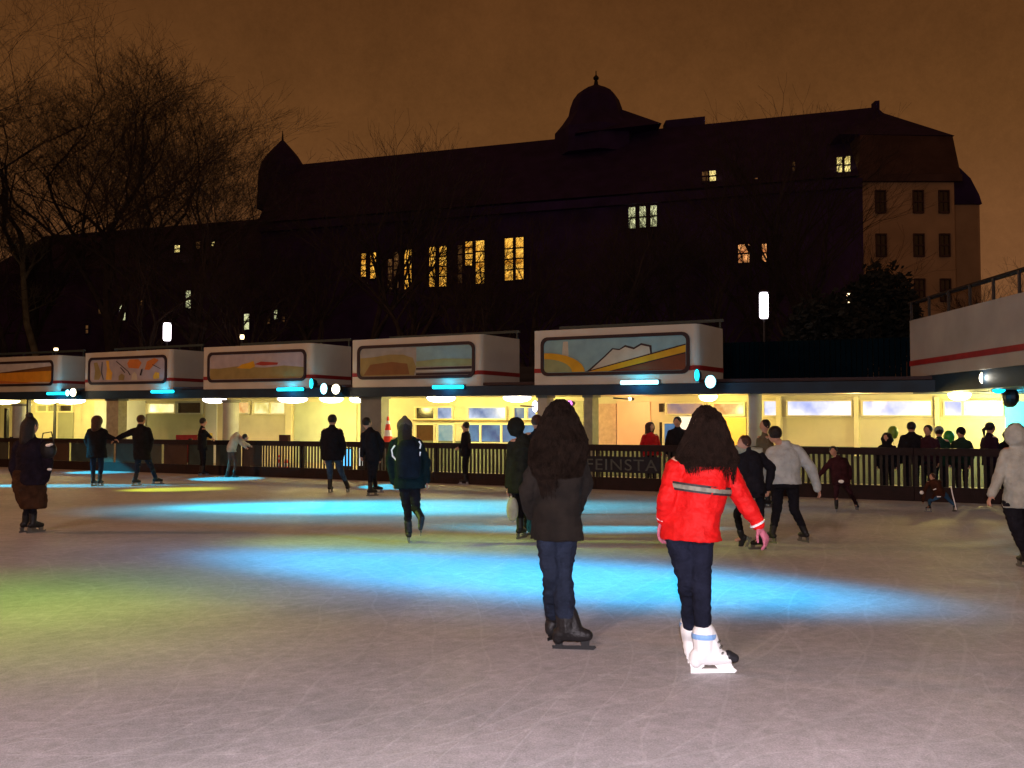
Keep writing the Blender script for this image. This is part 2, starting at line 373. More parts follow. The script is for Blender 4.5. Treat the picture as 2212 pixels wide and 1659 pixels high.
# columns under the canopy edge
def gcol(x0, x1, m, round_=True, y1=1050, cap=True):
    off = -.32; s0, s1 = sxo(x0, off), sxo(x1, off); w = (s1-s0)/2; mb = MB()
    c = G((s0+s1)/2, off, 0)
    if round_: mb.lathe(c, [(w, .04), (w, 2.30)], 24)
    else: ghex(mb, s0, s1, off-.25, off+.12, .04, 2.30)
    o = mb.build('column', m, gal, smooth=False)
    mb = MB()
    if round_: mb.lathe(c, [(w+.01, 2.302), (w+.06, 2.335), (w+.06, 2.398)], 24)
    else: ghex(mb, s0-.04, s1+.04, off-.29, off+.16, 2.302, 2.398)
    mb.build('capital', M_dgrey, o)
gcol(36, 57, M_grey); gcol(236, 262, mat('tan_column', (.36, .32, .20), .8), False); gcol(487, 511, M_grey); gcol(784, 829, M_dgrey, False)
gcol(1166, 1186, M_grey, False); gcol(1266, 1284, mat('olive_column', (.26, .26, .18), .8), False); gcol(1617, 1645, M_grey)
mb = MB(); s_ = sxo(60, -.2); ghex(mb, s_-.06, s_+.06, -.3, -.18, .04, 2.398); mb.build('drain_pipe', M_metal, gal)
mb = MB(); s_ = sxo(13, -.2); ghex(mb, s_-.08, s_+.08, -.3, -.18, .04, 2.05); mb.build('door_post', M_metal, gal)
# mural boxes
def mcol(n, c): return mat(n, c, .6, .12, 3)
C_ = {'teal': mcol('mural_teal', (.18, .32, .36)), 'gold': mcol('mural_gold', (.50, .28, .01)), 'maroon': mcol('mural_maroon', (.13, .035, .012)),
      'pale': mcol('mural_pale', (.42, .40, .32)), 'dark': M_dark, 'olive': mcol('mural_olive', (.24, .19, .07)), 'mauve': mcol('mural_mauve', (.33, .30, .33)),
      'brown': mcol('mural_brown', (.17, .075, .025)), 'orange': mcol('mural_orange', (.46, .15, .03)), 'yellow': mcol('mural_yellow', (.62, .36, .04)),
      'green': mcol('mural_green', (.22, .26, .13)), 'red': mcol('mural_red', (.30, .03, .02)), 'amber': mcol('mural_amber', (.60, .26, .02)), 'grey': mcol('mural_grey', (.26, .26, .25)),
      'sky': mcol('mural_pale_sky', (.45, .44, .46))}
arc = [(r*math.cos(a)*.5, r*math.sin(a)) for r, rng in ((.72, range(9)), (.50, range(8, -1, -1))) for a in [math.pi/2*k/8 for k in rng]]
MUR = {
 5: ('teal', [('pale', [(.145,.02),(.17,.02),(.185,.55),(.18,.95),(.145,.95),(.135,.5)]),
      ('dark', [(.32,.03),(.44,.46),(.50,.70),(.55,.67),(.59,.78),(.65,.70),(.70,.82),(.77,.74),(.775,.40)]),
      ('pale', [(.34,.03),(.45,.44),(.505,.66),(.55,.63),(.59,.72),(.65,.64),(.70,.76),(.755,.70),(.765,.40)]),
      ('dark', [(.30,.0),(1,.76),(1,.73),(.99,0)]), ('gold', [(.33,.0),(1,.72),(1,.52),(.47,.0)]), ('maroon', [(.50,0),(1,.48),(1,0)]),
      ('green', [(0,0),(.24,0),(.22,.3),(.12,.5),(0,.55)]), ('gold', [(max(0, min(.32, x*.85)), y*.85) for x, y in arc])]),
 4: ('grey', [('teal', [(.52,.5),(1,.5),(1,1),(.52,1)]), ('olive', [(0,0),(.5,0),(.52,.3),(.49,.62),(.40,.74),(.28,.76),(.12,.68),(0,.66)]),
      ('brown', [(.04,.05),(.46,.05),(.44,.42),(.3,.5),(.1,.42)]), ('green', [(.52,.3),(1,.3),(1,.52),(.75,.56),(.52,.48)]), ('dark', [(.52,.20),(1,.20),(1,.28),(.52,.26)]),
      ('pale', [(.52,.13),(1,.15),(1,.18),(.52,.16)]), ('dark', [(.52,0),(1,.0),(1,.10),(.52,.08)])]),
 3: ('mauve', [('olive', [(0,0),(1,0),(1,.42),(.8,.5),(.6,.44),(.3,.52),(.1,.44),(0,.46)]), ('gold', [(.30,.45),(.36,.6),(.44,.66),(.48,.72),(.50,.5),(.44,.4)]),
      ('red', [(.49,.58),(.56,.68),(.74,.62),(.73,.54),(.58,.52)])]),
 2: ('mauve', [('yellow', [(.22,.1),(.30,.08),(.31,.4),(.27,.62),(.26,.95),(.22,.96),(.235,.6)]), ('olive', [(.06,.1),(.13,.1),(.16,.35),(.1,.9),(.05,.88),(.07,.5)]),
      ('orange', [(.53,.6),(.66,.55),(.70,.8),(.66,.96),(.54,.97),(.51,.8)]), ('orange', [(.74,.5),(.80,.48),(.92,.9),(.86,.99),(.77,.85)]),
      ('yellow', [(.86,.08),(.93,.1),(.93,.34),(.88,.38),(.85,.2)]), ('pale', [(.57,.06),(.65,.06),(.64,.3),(.61,.42),(.58,.3)]), ('olive', [(.40,.06),(.47,.06),(.48,.26),(.44,.36),(.40,.25)]),
      ('dark', [(.36,.9),(.37,.92),(.53,.45),(.56,.28),(.55,.27),(.52,.44)]), ('dark', [(.42,.62),(.43,.64),(.49,.4),(.48,.38)]), ('dark', [(.70,.52),(.72,.55),(.70,.24),(.68,.26)]),
      ('dark', [(.17,.9),(.18,.9),(.17,.45),(.20,.1),(.19,.1),(.16,.45)]), ('dark', [(.84,.7),(.85,.72),(.95,.52),(.95,.5)])]),
 1: ('sky', [('brown', [(.0,.30),(.55,.44),(.8,.68),(1,.84),(1,.55),(.5,.5)]), ('amber', [(0,.1),(1,.06),(1,.60),(.3,.52),(0,.52)]), ('orange', [(0,0),(.9,0),(.4,.22),(0,.44)])]),
}
BOXES = {1: ((-120, 777, 852), (127, 767, 848), 181), 2: ((183, 763, 845), (369, 754, 844), 439), 3: ((439, 750.6, 842), (673, 740.5, 837), 757),
         4: ((761, 735, 839), (1040, 721.5, 833), 1122), 5: ((1155, 715, 829), (1509, 698.6, 822), 1562)}
for k, ((xa, ta, ba), (xb, tb, bb), xe) in BOXES.items():
    OFF = -.02
    s0, s1 = sxo(xa, OFF), sxo(xb, OFF)
    za, zb = zo(xa, ba, OFF), zo(xb, bb, OFF); zt0, zt1 = zo(xa, ta, OFF), zo(xb, tb, OFF)
    depth = .2
    while depth < 3.2:
        q = G(s1+.05, OFF-depth, 3)
        if CX + F*q.x/q.y > xe: break
        depth += .03
    r = .16
    # body outline in plan with rounded front-right corner
    plan = [(s0, OFF), (s1-r, OFF)] + [(s1-r+r*math.sin(a), OFF-r+r*math.cos(a)) for a in (.4, .8, 1.2, 1.5708)] + [(s1+.05, OFF-depth), (s0, OFF-depth)]
    mb = MB(); n = len(plan)
    lo = [G(s, o, 2.645) for s, o in plan]; hi = [G(s, o, zt0 + (zt1-zt0)*(s-s0)/(s1-s0)) for s, o in plan]
    mb.add(lo+hi, [tuple(range(n)), tuple(range(n, 2*n))[::-1]] + [((i+1) % n, i, i+n, (i+1) % n+n) for i in range(n)])
    bx = mb.build('mural_box', M_white, gal)
    if k in (4, 5):
        bx['label'] = {5: 'white box with teal mural of gold band', 4: 'white box with olive and dark striped mural'}[k]
    hz = (zt0+zt1)/2 - 2.645; z0 = 2.645
    def fz(v, s): return z0 + (zt0-2.645 + (zt1-zt0)*(s-s0)/(s1-s0))*v
    # red trim line round front and side
    mb = MB(); pl2 = plan[:-1]
    for i in range(len(pl2)-1):
        (a, oa), (b, ob) = pl2[i], pl2[i+1]
        dx, dy = b-a, ob-oa; L = math.hypot(dx, dy); nx, ny = -dy/L*.012, dx/L*.012
        if ny < 0 and i == 0: nx, ny = -nx, -ny
        z_a, z_b = fz(.22, a), fz(.30, a)
        mb.hexa([G(a, oa, z_a), G(b, ob, z_a), G(b+abs(nx), ob+abs(ny), z_a), G(a+abs(nx), oa+abs(ny), z_a), G(a, oa, z_b), G(b, ob, z_b), G(b+abs(nx), ob+abs(ny), z_b), G(a+abs(nx), oa+abs(ny), z_b)])
    mb.build('red_stripe', M_red, bx)
    # dark rounded frame
    wid = s1 - s0; a0, a1 = s0 + .045*wid, s1 - .045*wid
    def rr(s_a, s_b, v0, v1, rad):
        pts = []
        zz0 = lambda s: fz(v0, s); zz1 = lambda s: fz(v1, s)
        for cs, top, ang in ((s_b-rad, 0, -90), (s_b-rad, 1, 0), (s_a+rad, 1, 90), (s_a+rad, 0, 180)):
            for q in range(5):
                a = math.radians(ang + q*22.5); s = cs + rad*math.cos(a)
                z = (zz1(s) - rad if top else zz0(s) + rad) + rad*math.sin(a); pts.append((s, z))
        return pts
    outer = rr(a0, a1, .16, .87, .20); inner = rr(a0+.085, a1-.085, .16+.085/hz, .87-.085/hz, .15)
    mb = MB(); n = len(outer); vs = [G(s, OFF+.013, z) for s, z in outer] + [G(s, OFF+.013, z) for s, z in inner] + [G(s, OFF+.05, z) for s, z in outer] + [G(s, OFF+.05, z) for s, z in inner]
    fs = []
    for i in range(n):
        j = (i+1) % n; fs += [(2*n+i, 2*n+j, 3*n+j, 3*n+i), (i, j, 2*n+j, 2*n+i), (n+j, n+i, 3*n+i, 3*n+j)]
    mb.add(vs, fs); mb.build('picture_frame', M_dark, bx)
    bgc, shapes = MUR[k]; mats = [C_[bgc]] + [C_[c] for c, _ in shapes]
    mb = MB(); mb.k = 0; mb.add([G(s, OFF+.014, z) for s, z in inner], [tuple(range(len(inner)))])
    ia, ib = a0+.09, a1-.09; va, vb = .16+.09/hz, .87-.09/hz
    for q, (c, pts) in enumerate(shapes):
        mb.k = q+1; o_ = OFF+.016+.0022*q
        pp = [(ia+(ib-ia)*min(max(u, .004), .996), va+(vb-va)*min(max(v, .01), .99)) for u, v in pts]
        mb.add([G(s, o_, fz(v, s)) for s, v in pp], [tuple(range(len(pp)))])
    mb.build('mural', mats, bx)
    # thin dark rail above the box
    mb = MB(); ghex(mb, s0-.1, s1+.1, -depth, -depth+.06, zt0+.18, zt0+.26, zt1+.18, zt1+.26)
    for q in range(5):
        s = s0 + (s1-s0)*q/4; ghex(mb, s-.02, s+.02, -depth, -depth+.05, 2.7, (zt0+zt1)/2+.2)
    mb.build('roof_rail', mat('teal_grey_rail', (.03, .05, .055), .6), bx)
# dark setback parapet between the fifth box and the right wing
mb = MB(); so = -4.0; a, b = sxo(1500, so), sxo(2010, so); zt = zo(1760, 735, so)
nsl = 46
for i in range(nsl):
    s = a + (b-a)*i/nsl; w_ = (b-a)/nsl; ghex(mb, s+.01, s+w_-.01, so, so+.04+.015*(i % 2), 2.742, zt)
mb.build('parapet', mat('dark_teal_boarding', (.001, .006, .012), .9, .3, 1, spec=.02), gal)
mb = MB(); ghex(mb, SL, sxo(1500, -6.5), -6.6, -6.5, 2.742, 3.55); mb.build('parapet', mat('dark_boarding', (.008, .008, .012), .7), gal)
# right wing box, running towards the camera
q0 = P(1965, 693, 23.0); q1 = P(2212, 633.6, 18.0); q0b = P(1965, 815.6, 23.0); q1b = P(2212, 793, 18.0)
dv = (q1 - q0); dv.z = 0; 
rw = tag(empty('right_pavilion_wing', (q0.x, q0.y, 0)), 'plain white pavilion wing with red stripe at the right edge', 'building')
def wing(z_a, z_b, m, name, th=.0, out_=0.0, t0=0.0, t1=1.6, dep=4.0):
    mb = MB(); a = Vector((q0.x, q0.y, 0)) + dv*t0; b = Vector((q0.x, q0.y, 0)) + dv*t1
    nrm = Vector((-dv.y, dv.x, 0)).normalized();  nrm = nrm if nrm.x > 0 else -nrm
    o = -nrm*out_; i_ = nrm*dep if not th else nrm*(-out_+.001+th) 
    i_ = nrm*dep if not th else -nrm*(out_-th)
    mb.hexa([a+o+Vector((0,0,z_a)), b+o+Vector((0,0,z_a)), b+i_+Vector((0,0,z_a)), a+i_+Vector((0,0,z_a)), a+o+Vector((0,0,z_b)), b+o+Vector((0,0,z_b)), b+i_+Vector((0,0,z_b)), a+i_+Vector((0,0,z_b))])
    return mb.build(name, m, rw)
zT, zB = q0.z, q0b.z
wing(zB, zT, M_wing, 'wall')
wing(zB+.26, zB+.38, M_red, 'red_stripe', th=.02, out_=.02)
wing(2.27, zB-.003, M_fasc, 'fascia', out_=-.05)
mb = MB()
a = Vector((q0.x, q0.y, zT+.42)); b = a + dv*1.6
mb.tube([a-dv*.05+Vector((.1,0,0)), b], .05, 6)
for k in range(9):
    p = a + dv*(.02+k*.19); mb.tube([p, p-Vector((0,0,.42))], .035, 6)
mb.build('roof_railing', M_metal, rw)
# canopy ceiling lamps
def ceil_lamp(x, hw, warm=False, off=-1.1, w=95, col=None):
    s = sxo(x, off); r = hw / F * dl(x, off); c = G(s, off, 2.398)
    t = tag(empty('ceiling_lamp', c), 'round %s ceiling lamp under the canopy' % ('warm' if warm else 'white'), 'lamp', 'round ceiling lamps under the canopy')
    mb = MB(); mb.lathe(c, [(r*.35, -.19), (r*.7, -.165), (r*.92, -.12), (r, -.07), (r, -.035)], 24); mb.build('diffuser', E_lampy if warm else E_lampw, t)
    mb = MB(); mb.lathe(c, [(r+.02, -.034), (r+.02, -.0)], 24); mb.build('housing', M_metal, t)
    point('canopy_lamp_light', c - Vector((0, 0, .34)), w*1.15, col or (1, .80, .21), .12); return t
LAMPS = [(8, 32, 1, 150), (100, 24, 1, 110), (152, 30, 0, 110), (463, 25, 0, 45), (632, 32, 0, 130), (716, 26, 1, 130), (771, 16, 0, 60), (953, 31, 0, 190), (1117, 30, 0, 190), (1530, 20, 1, 80), (2073, 23, 0, 170)]
for x, hw, wm, w in LAMPS:
    t = ceil_lamp(x, hw, bool(wm), w=w)
lab = ['warm round lamp under the canopy at the far left edge', 'warm round lamp above the left woman beside the drain pipe', 'white round lamp under the canopy next to the leftmost cyan tube', 'white round lamp just left of the slim grey column',
       'white round lamp above the dark box on the fence', 'wide warm lamp above the man in jeans', 'small white lamp beside the dark square column', 'white lamp above the dark upper window pane', 'white lamp above the blue windows left of the brown haired woman',
       'warm lamp above the woman in the red jacket', 'white lamp under the canopy near the cyan curtain']
for o, l in zip([o for o in COL.objects if o.name.startswith('ceiling_lamp')], lab): o['label'] = l
point('interior_light', G(sxo(1365, -2.2), -2.2, 2.1), 34, (1, .48, .22), .1)
point('interior_light', G(sxo(1560, -2.2), -2.2, 2.0), 45, (1, .60, .15), .1)
point('interior_light', G(sxo(2140, -2.2), -2.2, 1.9), 70, (1, .85, .25), .1)
point('interior_light', G(sxo(1850, -1.6), -1.6, 2.2), 40, (1, .72, .30), .1)
point('interior_light', G(sxo(2190, -1.2), -1.2, 1.9), 50, (0, .6, 1), .1)
# cyan tubes on the fascia
def tube_lamp(x0, x1, y, label, off=.05, core=False):
    s0, s1 = sxo(x0, off), sxo(x1, off); z = zo((x0+x1)/2, y, off)
    t = tag(empty('neon_tube', G((s0+s1)/2, off, z)), label, 'lamp', 'cyan neon tubes on the canopy edge')
    mb = MB(); mb.tube([G(s0, off+.03, z), G(s1, off+.03, z)], .055, 10); mb.build('tube', E_cyanw if core else E_cyan, t)
    mb = MB(); ghex(mb, s0-.04, s1+.04, off-.05, off-.028, z-.07, z+.07); mb.build('bracket', M_metal, t)
    c = G((s0+s1)/2, off+.15, z); point('tube_light', c, 14, (0, .62, 1), .1)
tube_lamp(104, 150, 850, 'leftmost cyan tube below the orange mural'); tube_lamp(329, 375, 846, 'cyan tube below the yellow and orange splashed mural')
tube_lamp(601, 655, 841, 'cyan tube below the olive mural with red stroke'); tube_lamp(937, 1001, 836, 'cyan tube below the striped brown mural'); tube_lamp(1343, 1422, 826, 'bright pale cyan tube below the mural with gold band', core=True)
def box_lamp(x, y, w, h, m, label, off=.10, col=None, tall=False):
    s = sxo(x, off); z = zo(x, y, off); q = F/dl(x, off)
    w, h = w/q/2, h/q/2
    t = tag(empty('spot_lamp', G(s, off, z)), label, 'lamp')
    mb = MB(); mb.loft([(G(s, off+.16, z), Vector((EX, EY, 0))*w, (0, 0, h)), (G(s, off+.19, z), Vector((EX, EY, 0))*w*.9, (0, 0, h*.9))], 14); mb.build('lens', m, t)
    mb = MB(); mb.loft([(G(s, off-.06, z), Vector((EX, EY, 0))*w*.7, (0, 0, h*.7)), (G(s, off+.158, z), Vector((EX, EY, 0))*w*1.12, (0, 0, h*1.12))], 14)
    mb.tube([G(s, off+.02, z), G(s, off+.0, z-.28*0-.01), G(s, -.03, z)], .02, 6); mb.build('housing', M_metal, t)
    if col: point('lamp_light', G(s, off+.3, z), 10, col, .08)
box_lamp(154, 849, 12, 14, E_cyanw, 'small pale cyan lamp beside the leftmost cyan tube', col=(0, .6, 1)); box_lamp(166, 848, 20, 18, E_warmw, 'warm white lamp at the end of the leftmost cyan tube', col=(1, .9, .6))
box_lamp(680, 829, 10, 22, E_cyan, 'narrow upright cyan lamp at the corner of the olive mural box'); box_lamp(707, 840, 18, 24, E_cyanw, 'pale cyan lamp left of a warm white lamp', col=(0, .6, 1)); box_lamp(733, 841, 22, 22, E_warmw, 'warm white lamp between two mural boxes', col=(1, .85, .5))
box_lamp(1511, 811, 11, 26, E_cyan, 'narrow upright cyan lamp at the corner of the teal mural box'); box_lamp(1540, 825, 24, 28, E_cyanw, 'square pale cyan lamp right of the teal mural box', col=(0, .6, 1))
box_lamp(2130, 817, 22, 30, E_warmw, 'tilted white lamp below the right wing', off=1.6, col=(1, .95, .8)); box_lamp(2160, 843, 26, 14, E_cyan, 'flat cyan lamp beside the cyan curtain', off=.8, col=(0, .6, 1))
box_lamp(1366, 862, 8, 8, E_warmw, 'tiny warm bulb above the peach panel', off=-1.2)
box_lamp(1236, 872, 14, 14, mat('magenta_lamp', (.8, .3, .8), emit=(.9, .2, 1), estr=2, var=0), 'small magenta lamp beside the brown haired woman', off=-1.2)
box_lamp(1162, 878, 14, 26, mat('violet_white_lamp', (.8, .8, .9), emit=(.8, .8, 1), estr=3, var=0), 'violet white lamp on the post left of the brown haired woman', off=-1.0)
mb = MB(); c = G(sxo(2182, .6), .6, zo(2182, 858, .6)); mb.ell(c, .16, .22, .22); mb.tube([c, c+Vector((0,0,.35))], .03)
t = mb.build('stage_speaker', M_metal); tag(t, 'black hanging speaker in front of the cyan curtain', 'speaker')
# ------------------------------------------------------------------ rink fence
fen = tag(empty('rink_fence', G(0, FO, 0)), 'long dark wooden fence along the far side of the ice', 'fence')
sA, sB, sM = sxo(-60, FO), sxo(2212, FO) + 2, sxo(566, FO)
def fhex(name, s0, s1, o0, o1, z0, z1, m, parent=fen):
    mb = MB(); mb.hexa([Vector((s*EX + o*NX, C0 + s*EY + o*NY, z)) for z in (z0, z1) for s, o in ((s0, o1), (s1, o1), (s1, o0), (s0, o0))]); return mb.build(name, m, parent)
for nm, z0, z1, o0, o1 in (('top_rail', .93, 1.08, FO-.09, FO+.05), ('kick_board', .0, .30, FO-.05, FO+.03)):
    s = sA
    while s < sB:
        e_ = min(s+2.4, sB); fhex(nm, s+.006, e_-.006, o0, o1, z0 + (.004 if nm != 'top_rail' else 0), z1, M_fence); s = e_
s = sA
while s < sB:
    fhex('post', s-.045, s+.045, FO-.14, FO-.0505, .02, 1.06 if s > sM else 1.12, M_fence); s += 2.4
# slats in the nearer part
me_sl = None; s = sM + .05; step = .115
while s < sB - .05:
    if me_sl is None:
        o = fhex('slat', s, s+.055, FO-.02, FO, .302, .928, M_slat); me_sl = o; base_s = s; bl = o.location.copy()
    else:
        o = me_sl.copy(); COL.objects.link(o); o.parent = fen; o.matrix_parent_inverse = me_sl.matrix_parent_inverse.copy(); dd = s - base_s; o.location = bl + Vector((EX*dd, EY*dd, 0)); 
    s += step * R.uniform(.97, 1.03)
# solid panels in the far part
s = sA; k = 0
pm = [mat('grey_green_panel', (.05, .055, .04), .8, .3, 2), mat('dull_brown_panel', (.05, .03, .02), .8, .3, 2), mat('dull_teal_panel', (.025, .045, .045), .8, .3, 2)]
while s < sM - .1:
    fhex('fence_panel', s+.06, min(s+1.14, sM), FO-.03, FO-.01, .303, .927, pm[R.randrange(3)]); s += 1.2; k += 1
# lettered strip hanging on the slats
bs0, bs1 = sxo(1262, FO+.02), sxo(1424, FO+.02)
ban = fhex('banner', bs0, bs1, FO+.004, FO+.010, .42, .80, mat('dark_banner_cloth', (.012, .012, .018), .8, .3, 3), None)
tag(ban, 'dark lettered banner hung on the fence slats between the two women', 'banner')
cu = bpy.data.curves.new('lettering', 'FONT'); cu.body = 'FEINSTA'; cu.size = .40; cu.extrude = .003; cu.space_character = 1.12
to = bpy.data.objects.new('lettering_tmp', cu); COL.objects.link(to)
bpy.context.view_layer.update(); me = bpy.data.meshes.new_from_object(to.evaluated_get(bpy.context.evaluated_depsgraph_get())); bpy.data.objects.remove(to)
xs = [v.co.x for v in me.vertices]; wx = max(xs) - min(xs); x0_ = min(xs); tw = (bs1-bs0)*.94
for v in me.vertices:
    a = bs0 + .03*(bs1-bs0) + (v.co.x-x0_)/wx*tw; o_ = FO+.014+v.co.z; z = .475 + v.co.y*.95
    v.co = Vector((a*EX+o_*NX, C0+a*EY+o_*NY, z)) 
lt = link('lettering', me, mat('faded_letter_paint', (.065, .075, .07), .7, .3, 6)); lt.parent = ban; lt.matrix_parent_inverse = Matrix.Translation(-ban.location)
# small things on and behind the fence
def cone(x, yb, d, h, label, zb=.0):
    c = P(x, yb, d); c.z = zb; t = tag(empty('traffic_cone', c), label, 'traffic cone', 'traffic cones')
    mr_, mw = mat('cone_red', (.75, .05, .03), .5, .05), mat('cone_white', (.8, .78, .75), .5, .05)
    mb = MB(); mb.box(c.x-.24*h, c.x+.24*h, c.y-.24*h, c.y+.24*h, c.z, c.z+.05*h); mb.build('base', mr_, t)
    r = lambda z: (.17*(1-z)+.03)*h
    for nm, a, b, m in (('lower_cone', .051, .35, mr_), ('white_band', .351, .55, mw), ('upper_cone', .551, .75, mr_), ('white_band', .751, .86, mw), ('tip', .861, 1.0, mr_)):
        mb = MB(); mb.lathe(c, [(r(a), a*h), (r(b), b*h)], 18); mb.build(nm, m, t)
cone(603, 1005, 31.6, .56, 'left small red and white cone behind the slatted fence', .045); cone(618, 1005, 31.4, .56, 'right small red and white cone behind the slatted fence', .045)
cn = P(842, 960, 29.6); t = tag(empty('counter', (cn.x, cn.y, .045)), 'low dark counter under the large traffic cone', 'counter')
mb = MB(); mb.box(cn.x-.5, cn.x+.5, cn.y-.3, cn.y+.3, .045, .86); mb.build('cabinet', M_dgrey, t); mb = MB(); mb.box(cn.x-.54, cn.x+.54, cn.y-.33, cn.y+.33, .862, .90); mb.build('counter_top', M_dark, t)
cone(838, 960, 29.5, .90, 'large red and white cone standing on the counter by the dark column', .902)
c = P(615, 950, 29.6); mb = MB(); s = sxo(615, FO); 
mb.hexa([Vector((a*EX+o*NX, C0+a*EY+o*NY, z)) for z in (1.082, 1.26) for a, o in ((s-.17, FO+.05), (s+.17, FO+.05), (s+.17, FO-.08), (s-.17, FO-.08))])
mb.v += []; tag(mb.build('wooden_box', mat('dark_red_box_paint', (.05, .012, .008), .7)), 'small dark box standing on top of the fence rail', 'box')
# stall behind the far fence
c = P(412, 958, 33.4); t = tag(empty('stall_table', (c.x, c.y, .045)), 'table with dark red cloth behind the far fence', 'table')
mb = MB(); mb.box(c.x-.55, c.x+.45, c.y-.3, c.y+.3, .92, .96); mb.build('tabletop', M_dark, t)
mb = MB(); mb.box(c.x-.57, c.x+.47, c.y-.33, c.y-.31, .30, .99); mb.box(c.x-.57, c.x+.47, c.y-.31, c.y+.32, .962, .99); mb.build('cloth', mat('dark_red_cloth', (.16, .012, .015), .8, .3, 5), t)
for ax in (-.5, .4):
    for ay in (-.25, .25):
        mb = MB(); mb.box(c.x+ax-.025, c.x+ax+.025, c.y+ay-.025, c.y+ay+.025, .045, .918); mb.build('leg', M_metal, t)
mb = MB(); mb.box(c.x-.45, c.x+.25, c.y-.15, c.y+.2, .992, 1.22); mb.build('crate', mat('red_crate', (.25, .02, .02), .6, .2, 5)); tag(COL.objects['crate'], 'red crate on the cloth covered stall table', 'crate')
c2 = P(446, 950, 33.2); mb = MB(); mb.box(c2.x-.2, c2.x+.16, c2.y-.15, c2.y+.15, .045, 1.28); tag(mb.build('yellow_bin', mat('dull_yellow_board', (.35, .26, .08), .7, .2, 4)), 'dull yellow bin right of the person at the far fence', 'bin')
# cyan-lit door behind the man in jeans, its light put into emission
for x0, x1, y0, y1, m_, lb in ((737, 757, 970, 1006, mat('cyan_sign_light', (.2, .5, .6), emit=(.1, .55, 1), estr=1.6, var=0), 'cyan lit door panel beside the man in jeans'), (775, 782, 968, 1006, mat('white_strip_light', (.8, .8, .8), emit=(.8, .85, .8), estr=.7, var=0), 'narrow white light strip behind the fence')):
    mb = MB(); s0, s1 = sxo(x0, .9), sxo(x1, .9); zz0, zz1 = zo(x0, y1, .9), zo(x0, y0, .9)
    ghex(mb, s0, s1, .86, .9, zz0, zz1); o = empty('light_sign', G((s0+s1)/2, .88, .045)); tag(o, lb, 'sign')
    mb.build('lit_face', m_, o); mb = MB(); ghex(mb, s0-.03, s1+.03, .80, .857, .046, zz1+.03); mb.build('casing', M_metal, o)
# ------------------------------------------------------------------ castle-like building behind
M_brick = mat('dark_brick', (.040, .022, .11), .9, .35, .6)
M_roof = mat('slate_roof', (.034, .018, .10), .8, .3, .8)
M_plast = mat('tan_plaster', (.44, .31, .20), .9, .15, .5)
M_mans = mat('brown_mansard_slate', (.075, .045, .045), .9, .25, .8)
cas = tag(empty('palace_building', (5, 80, 0)), 'huge dark palace with domed turrets and lit windows behind the trees', 'building')
def fd(x, off=0): return (78.06 + off) / (1 + .352*(x-CX)/F)         # facade distance
def FP(x, z, off=0):
    d = fd(x, off); return Vector(((x-CX)/F*d, d, z))
A0, A1 = FP(560, 0), FP(1870, 0)
def ridge(x, z): 
    d = 85.9 / (1 + .352*(x-CX)/F); return Vector(((x-CX)/F*d, d, z))
def up(v, z): return Vector((v.x, v.y, z))
bk = Vector((6, 16, 0))
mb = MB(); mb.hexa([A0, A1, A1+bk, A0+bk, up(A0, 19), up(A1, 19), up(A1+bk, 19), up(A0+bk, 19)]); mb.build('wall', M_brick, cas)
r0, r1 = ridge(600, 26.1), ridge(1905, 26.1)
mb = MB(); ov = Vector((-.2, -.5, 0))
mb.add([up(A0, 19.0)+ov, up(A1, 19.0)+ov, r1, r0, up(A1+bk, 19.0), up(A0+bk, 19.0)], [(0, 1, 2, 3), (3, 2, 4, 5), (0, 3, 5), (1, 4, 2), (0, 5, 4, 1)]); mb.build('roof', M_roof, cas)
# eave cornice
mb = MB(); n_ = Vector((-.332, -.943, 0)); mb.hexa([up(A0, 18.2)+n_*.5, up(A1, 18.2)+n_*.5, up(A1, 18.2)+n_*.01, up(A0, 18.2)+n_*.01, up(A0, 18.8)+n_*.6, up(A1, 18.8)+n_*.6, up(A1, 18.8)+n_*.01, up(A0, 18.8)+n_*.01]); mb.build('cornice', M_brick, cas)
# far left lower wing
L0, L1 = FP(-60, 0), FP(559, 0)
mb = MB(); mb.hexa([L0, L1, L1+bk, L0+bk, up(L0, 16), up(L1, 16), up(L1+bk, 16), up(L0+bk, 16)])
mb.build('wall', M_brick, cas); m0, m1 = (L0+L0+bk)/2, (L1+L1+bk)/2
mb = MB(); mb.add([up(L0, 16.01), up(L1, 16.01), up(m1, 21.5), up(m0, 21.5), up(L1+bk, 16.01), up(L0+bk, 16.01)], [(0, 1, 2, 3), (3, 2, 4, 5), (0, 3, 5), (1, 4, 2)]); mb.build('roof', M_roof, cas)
# end block
xa_, xb_ = 24.65, 31.1; yf = 69.4
mb = MB(); mb.box(xa_, xb_, yf, yf+16, 0, 19.1); mb.build('wall', M_plast, cas)
mb = MB(); mb.box(xb_+.01, 34.1, 72, 86, 0, 17.6); mb.build('wall', M_plast, cas)
kn = [Vector((24.9, 70.4, 22.3)), Vector((31.7, 70.8, 22.3)), Vector((31.9, 84, 22.3)), Vector((24.9, 84, 22.3))]
ev = [Vector((24.3, 69.0, 19.12)), Vector((31.4, 69.0, 19.12)), Vector((32.6, 86, 19.12)), Vector((24.3, 86, 19.12))]
mb = MB(); mb.hexa(ev + kn); mb.build('mansard', M_mans, cas)
rg = [Vector((28.2, 76, 26.1)), Vector((28.9, 76.5, 25.8))]
mb = MB(); mb.add([kn[0]+Vector((-1.5, -.1, .02)), kn[1]+Vector((.1, -.1, .02)), kn[2]+Vector((0, 0, .02)), kn[3]+Vector((-1.5, 0, .02)), rg[0], rg[1]], [(0, 1, 5, 4), (1, 2, 5), (2, 3, 4, 5), (3, 0, 4), (3, 2, 1, 0)]); mb.build('roof', M_roof, cas)
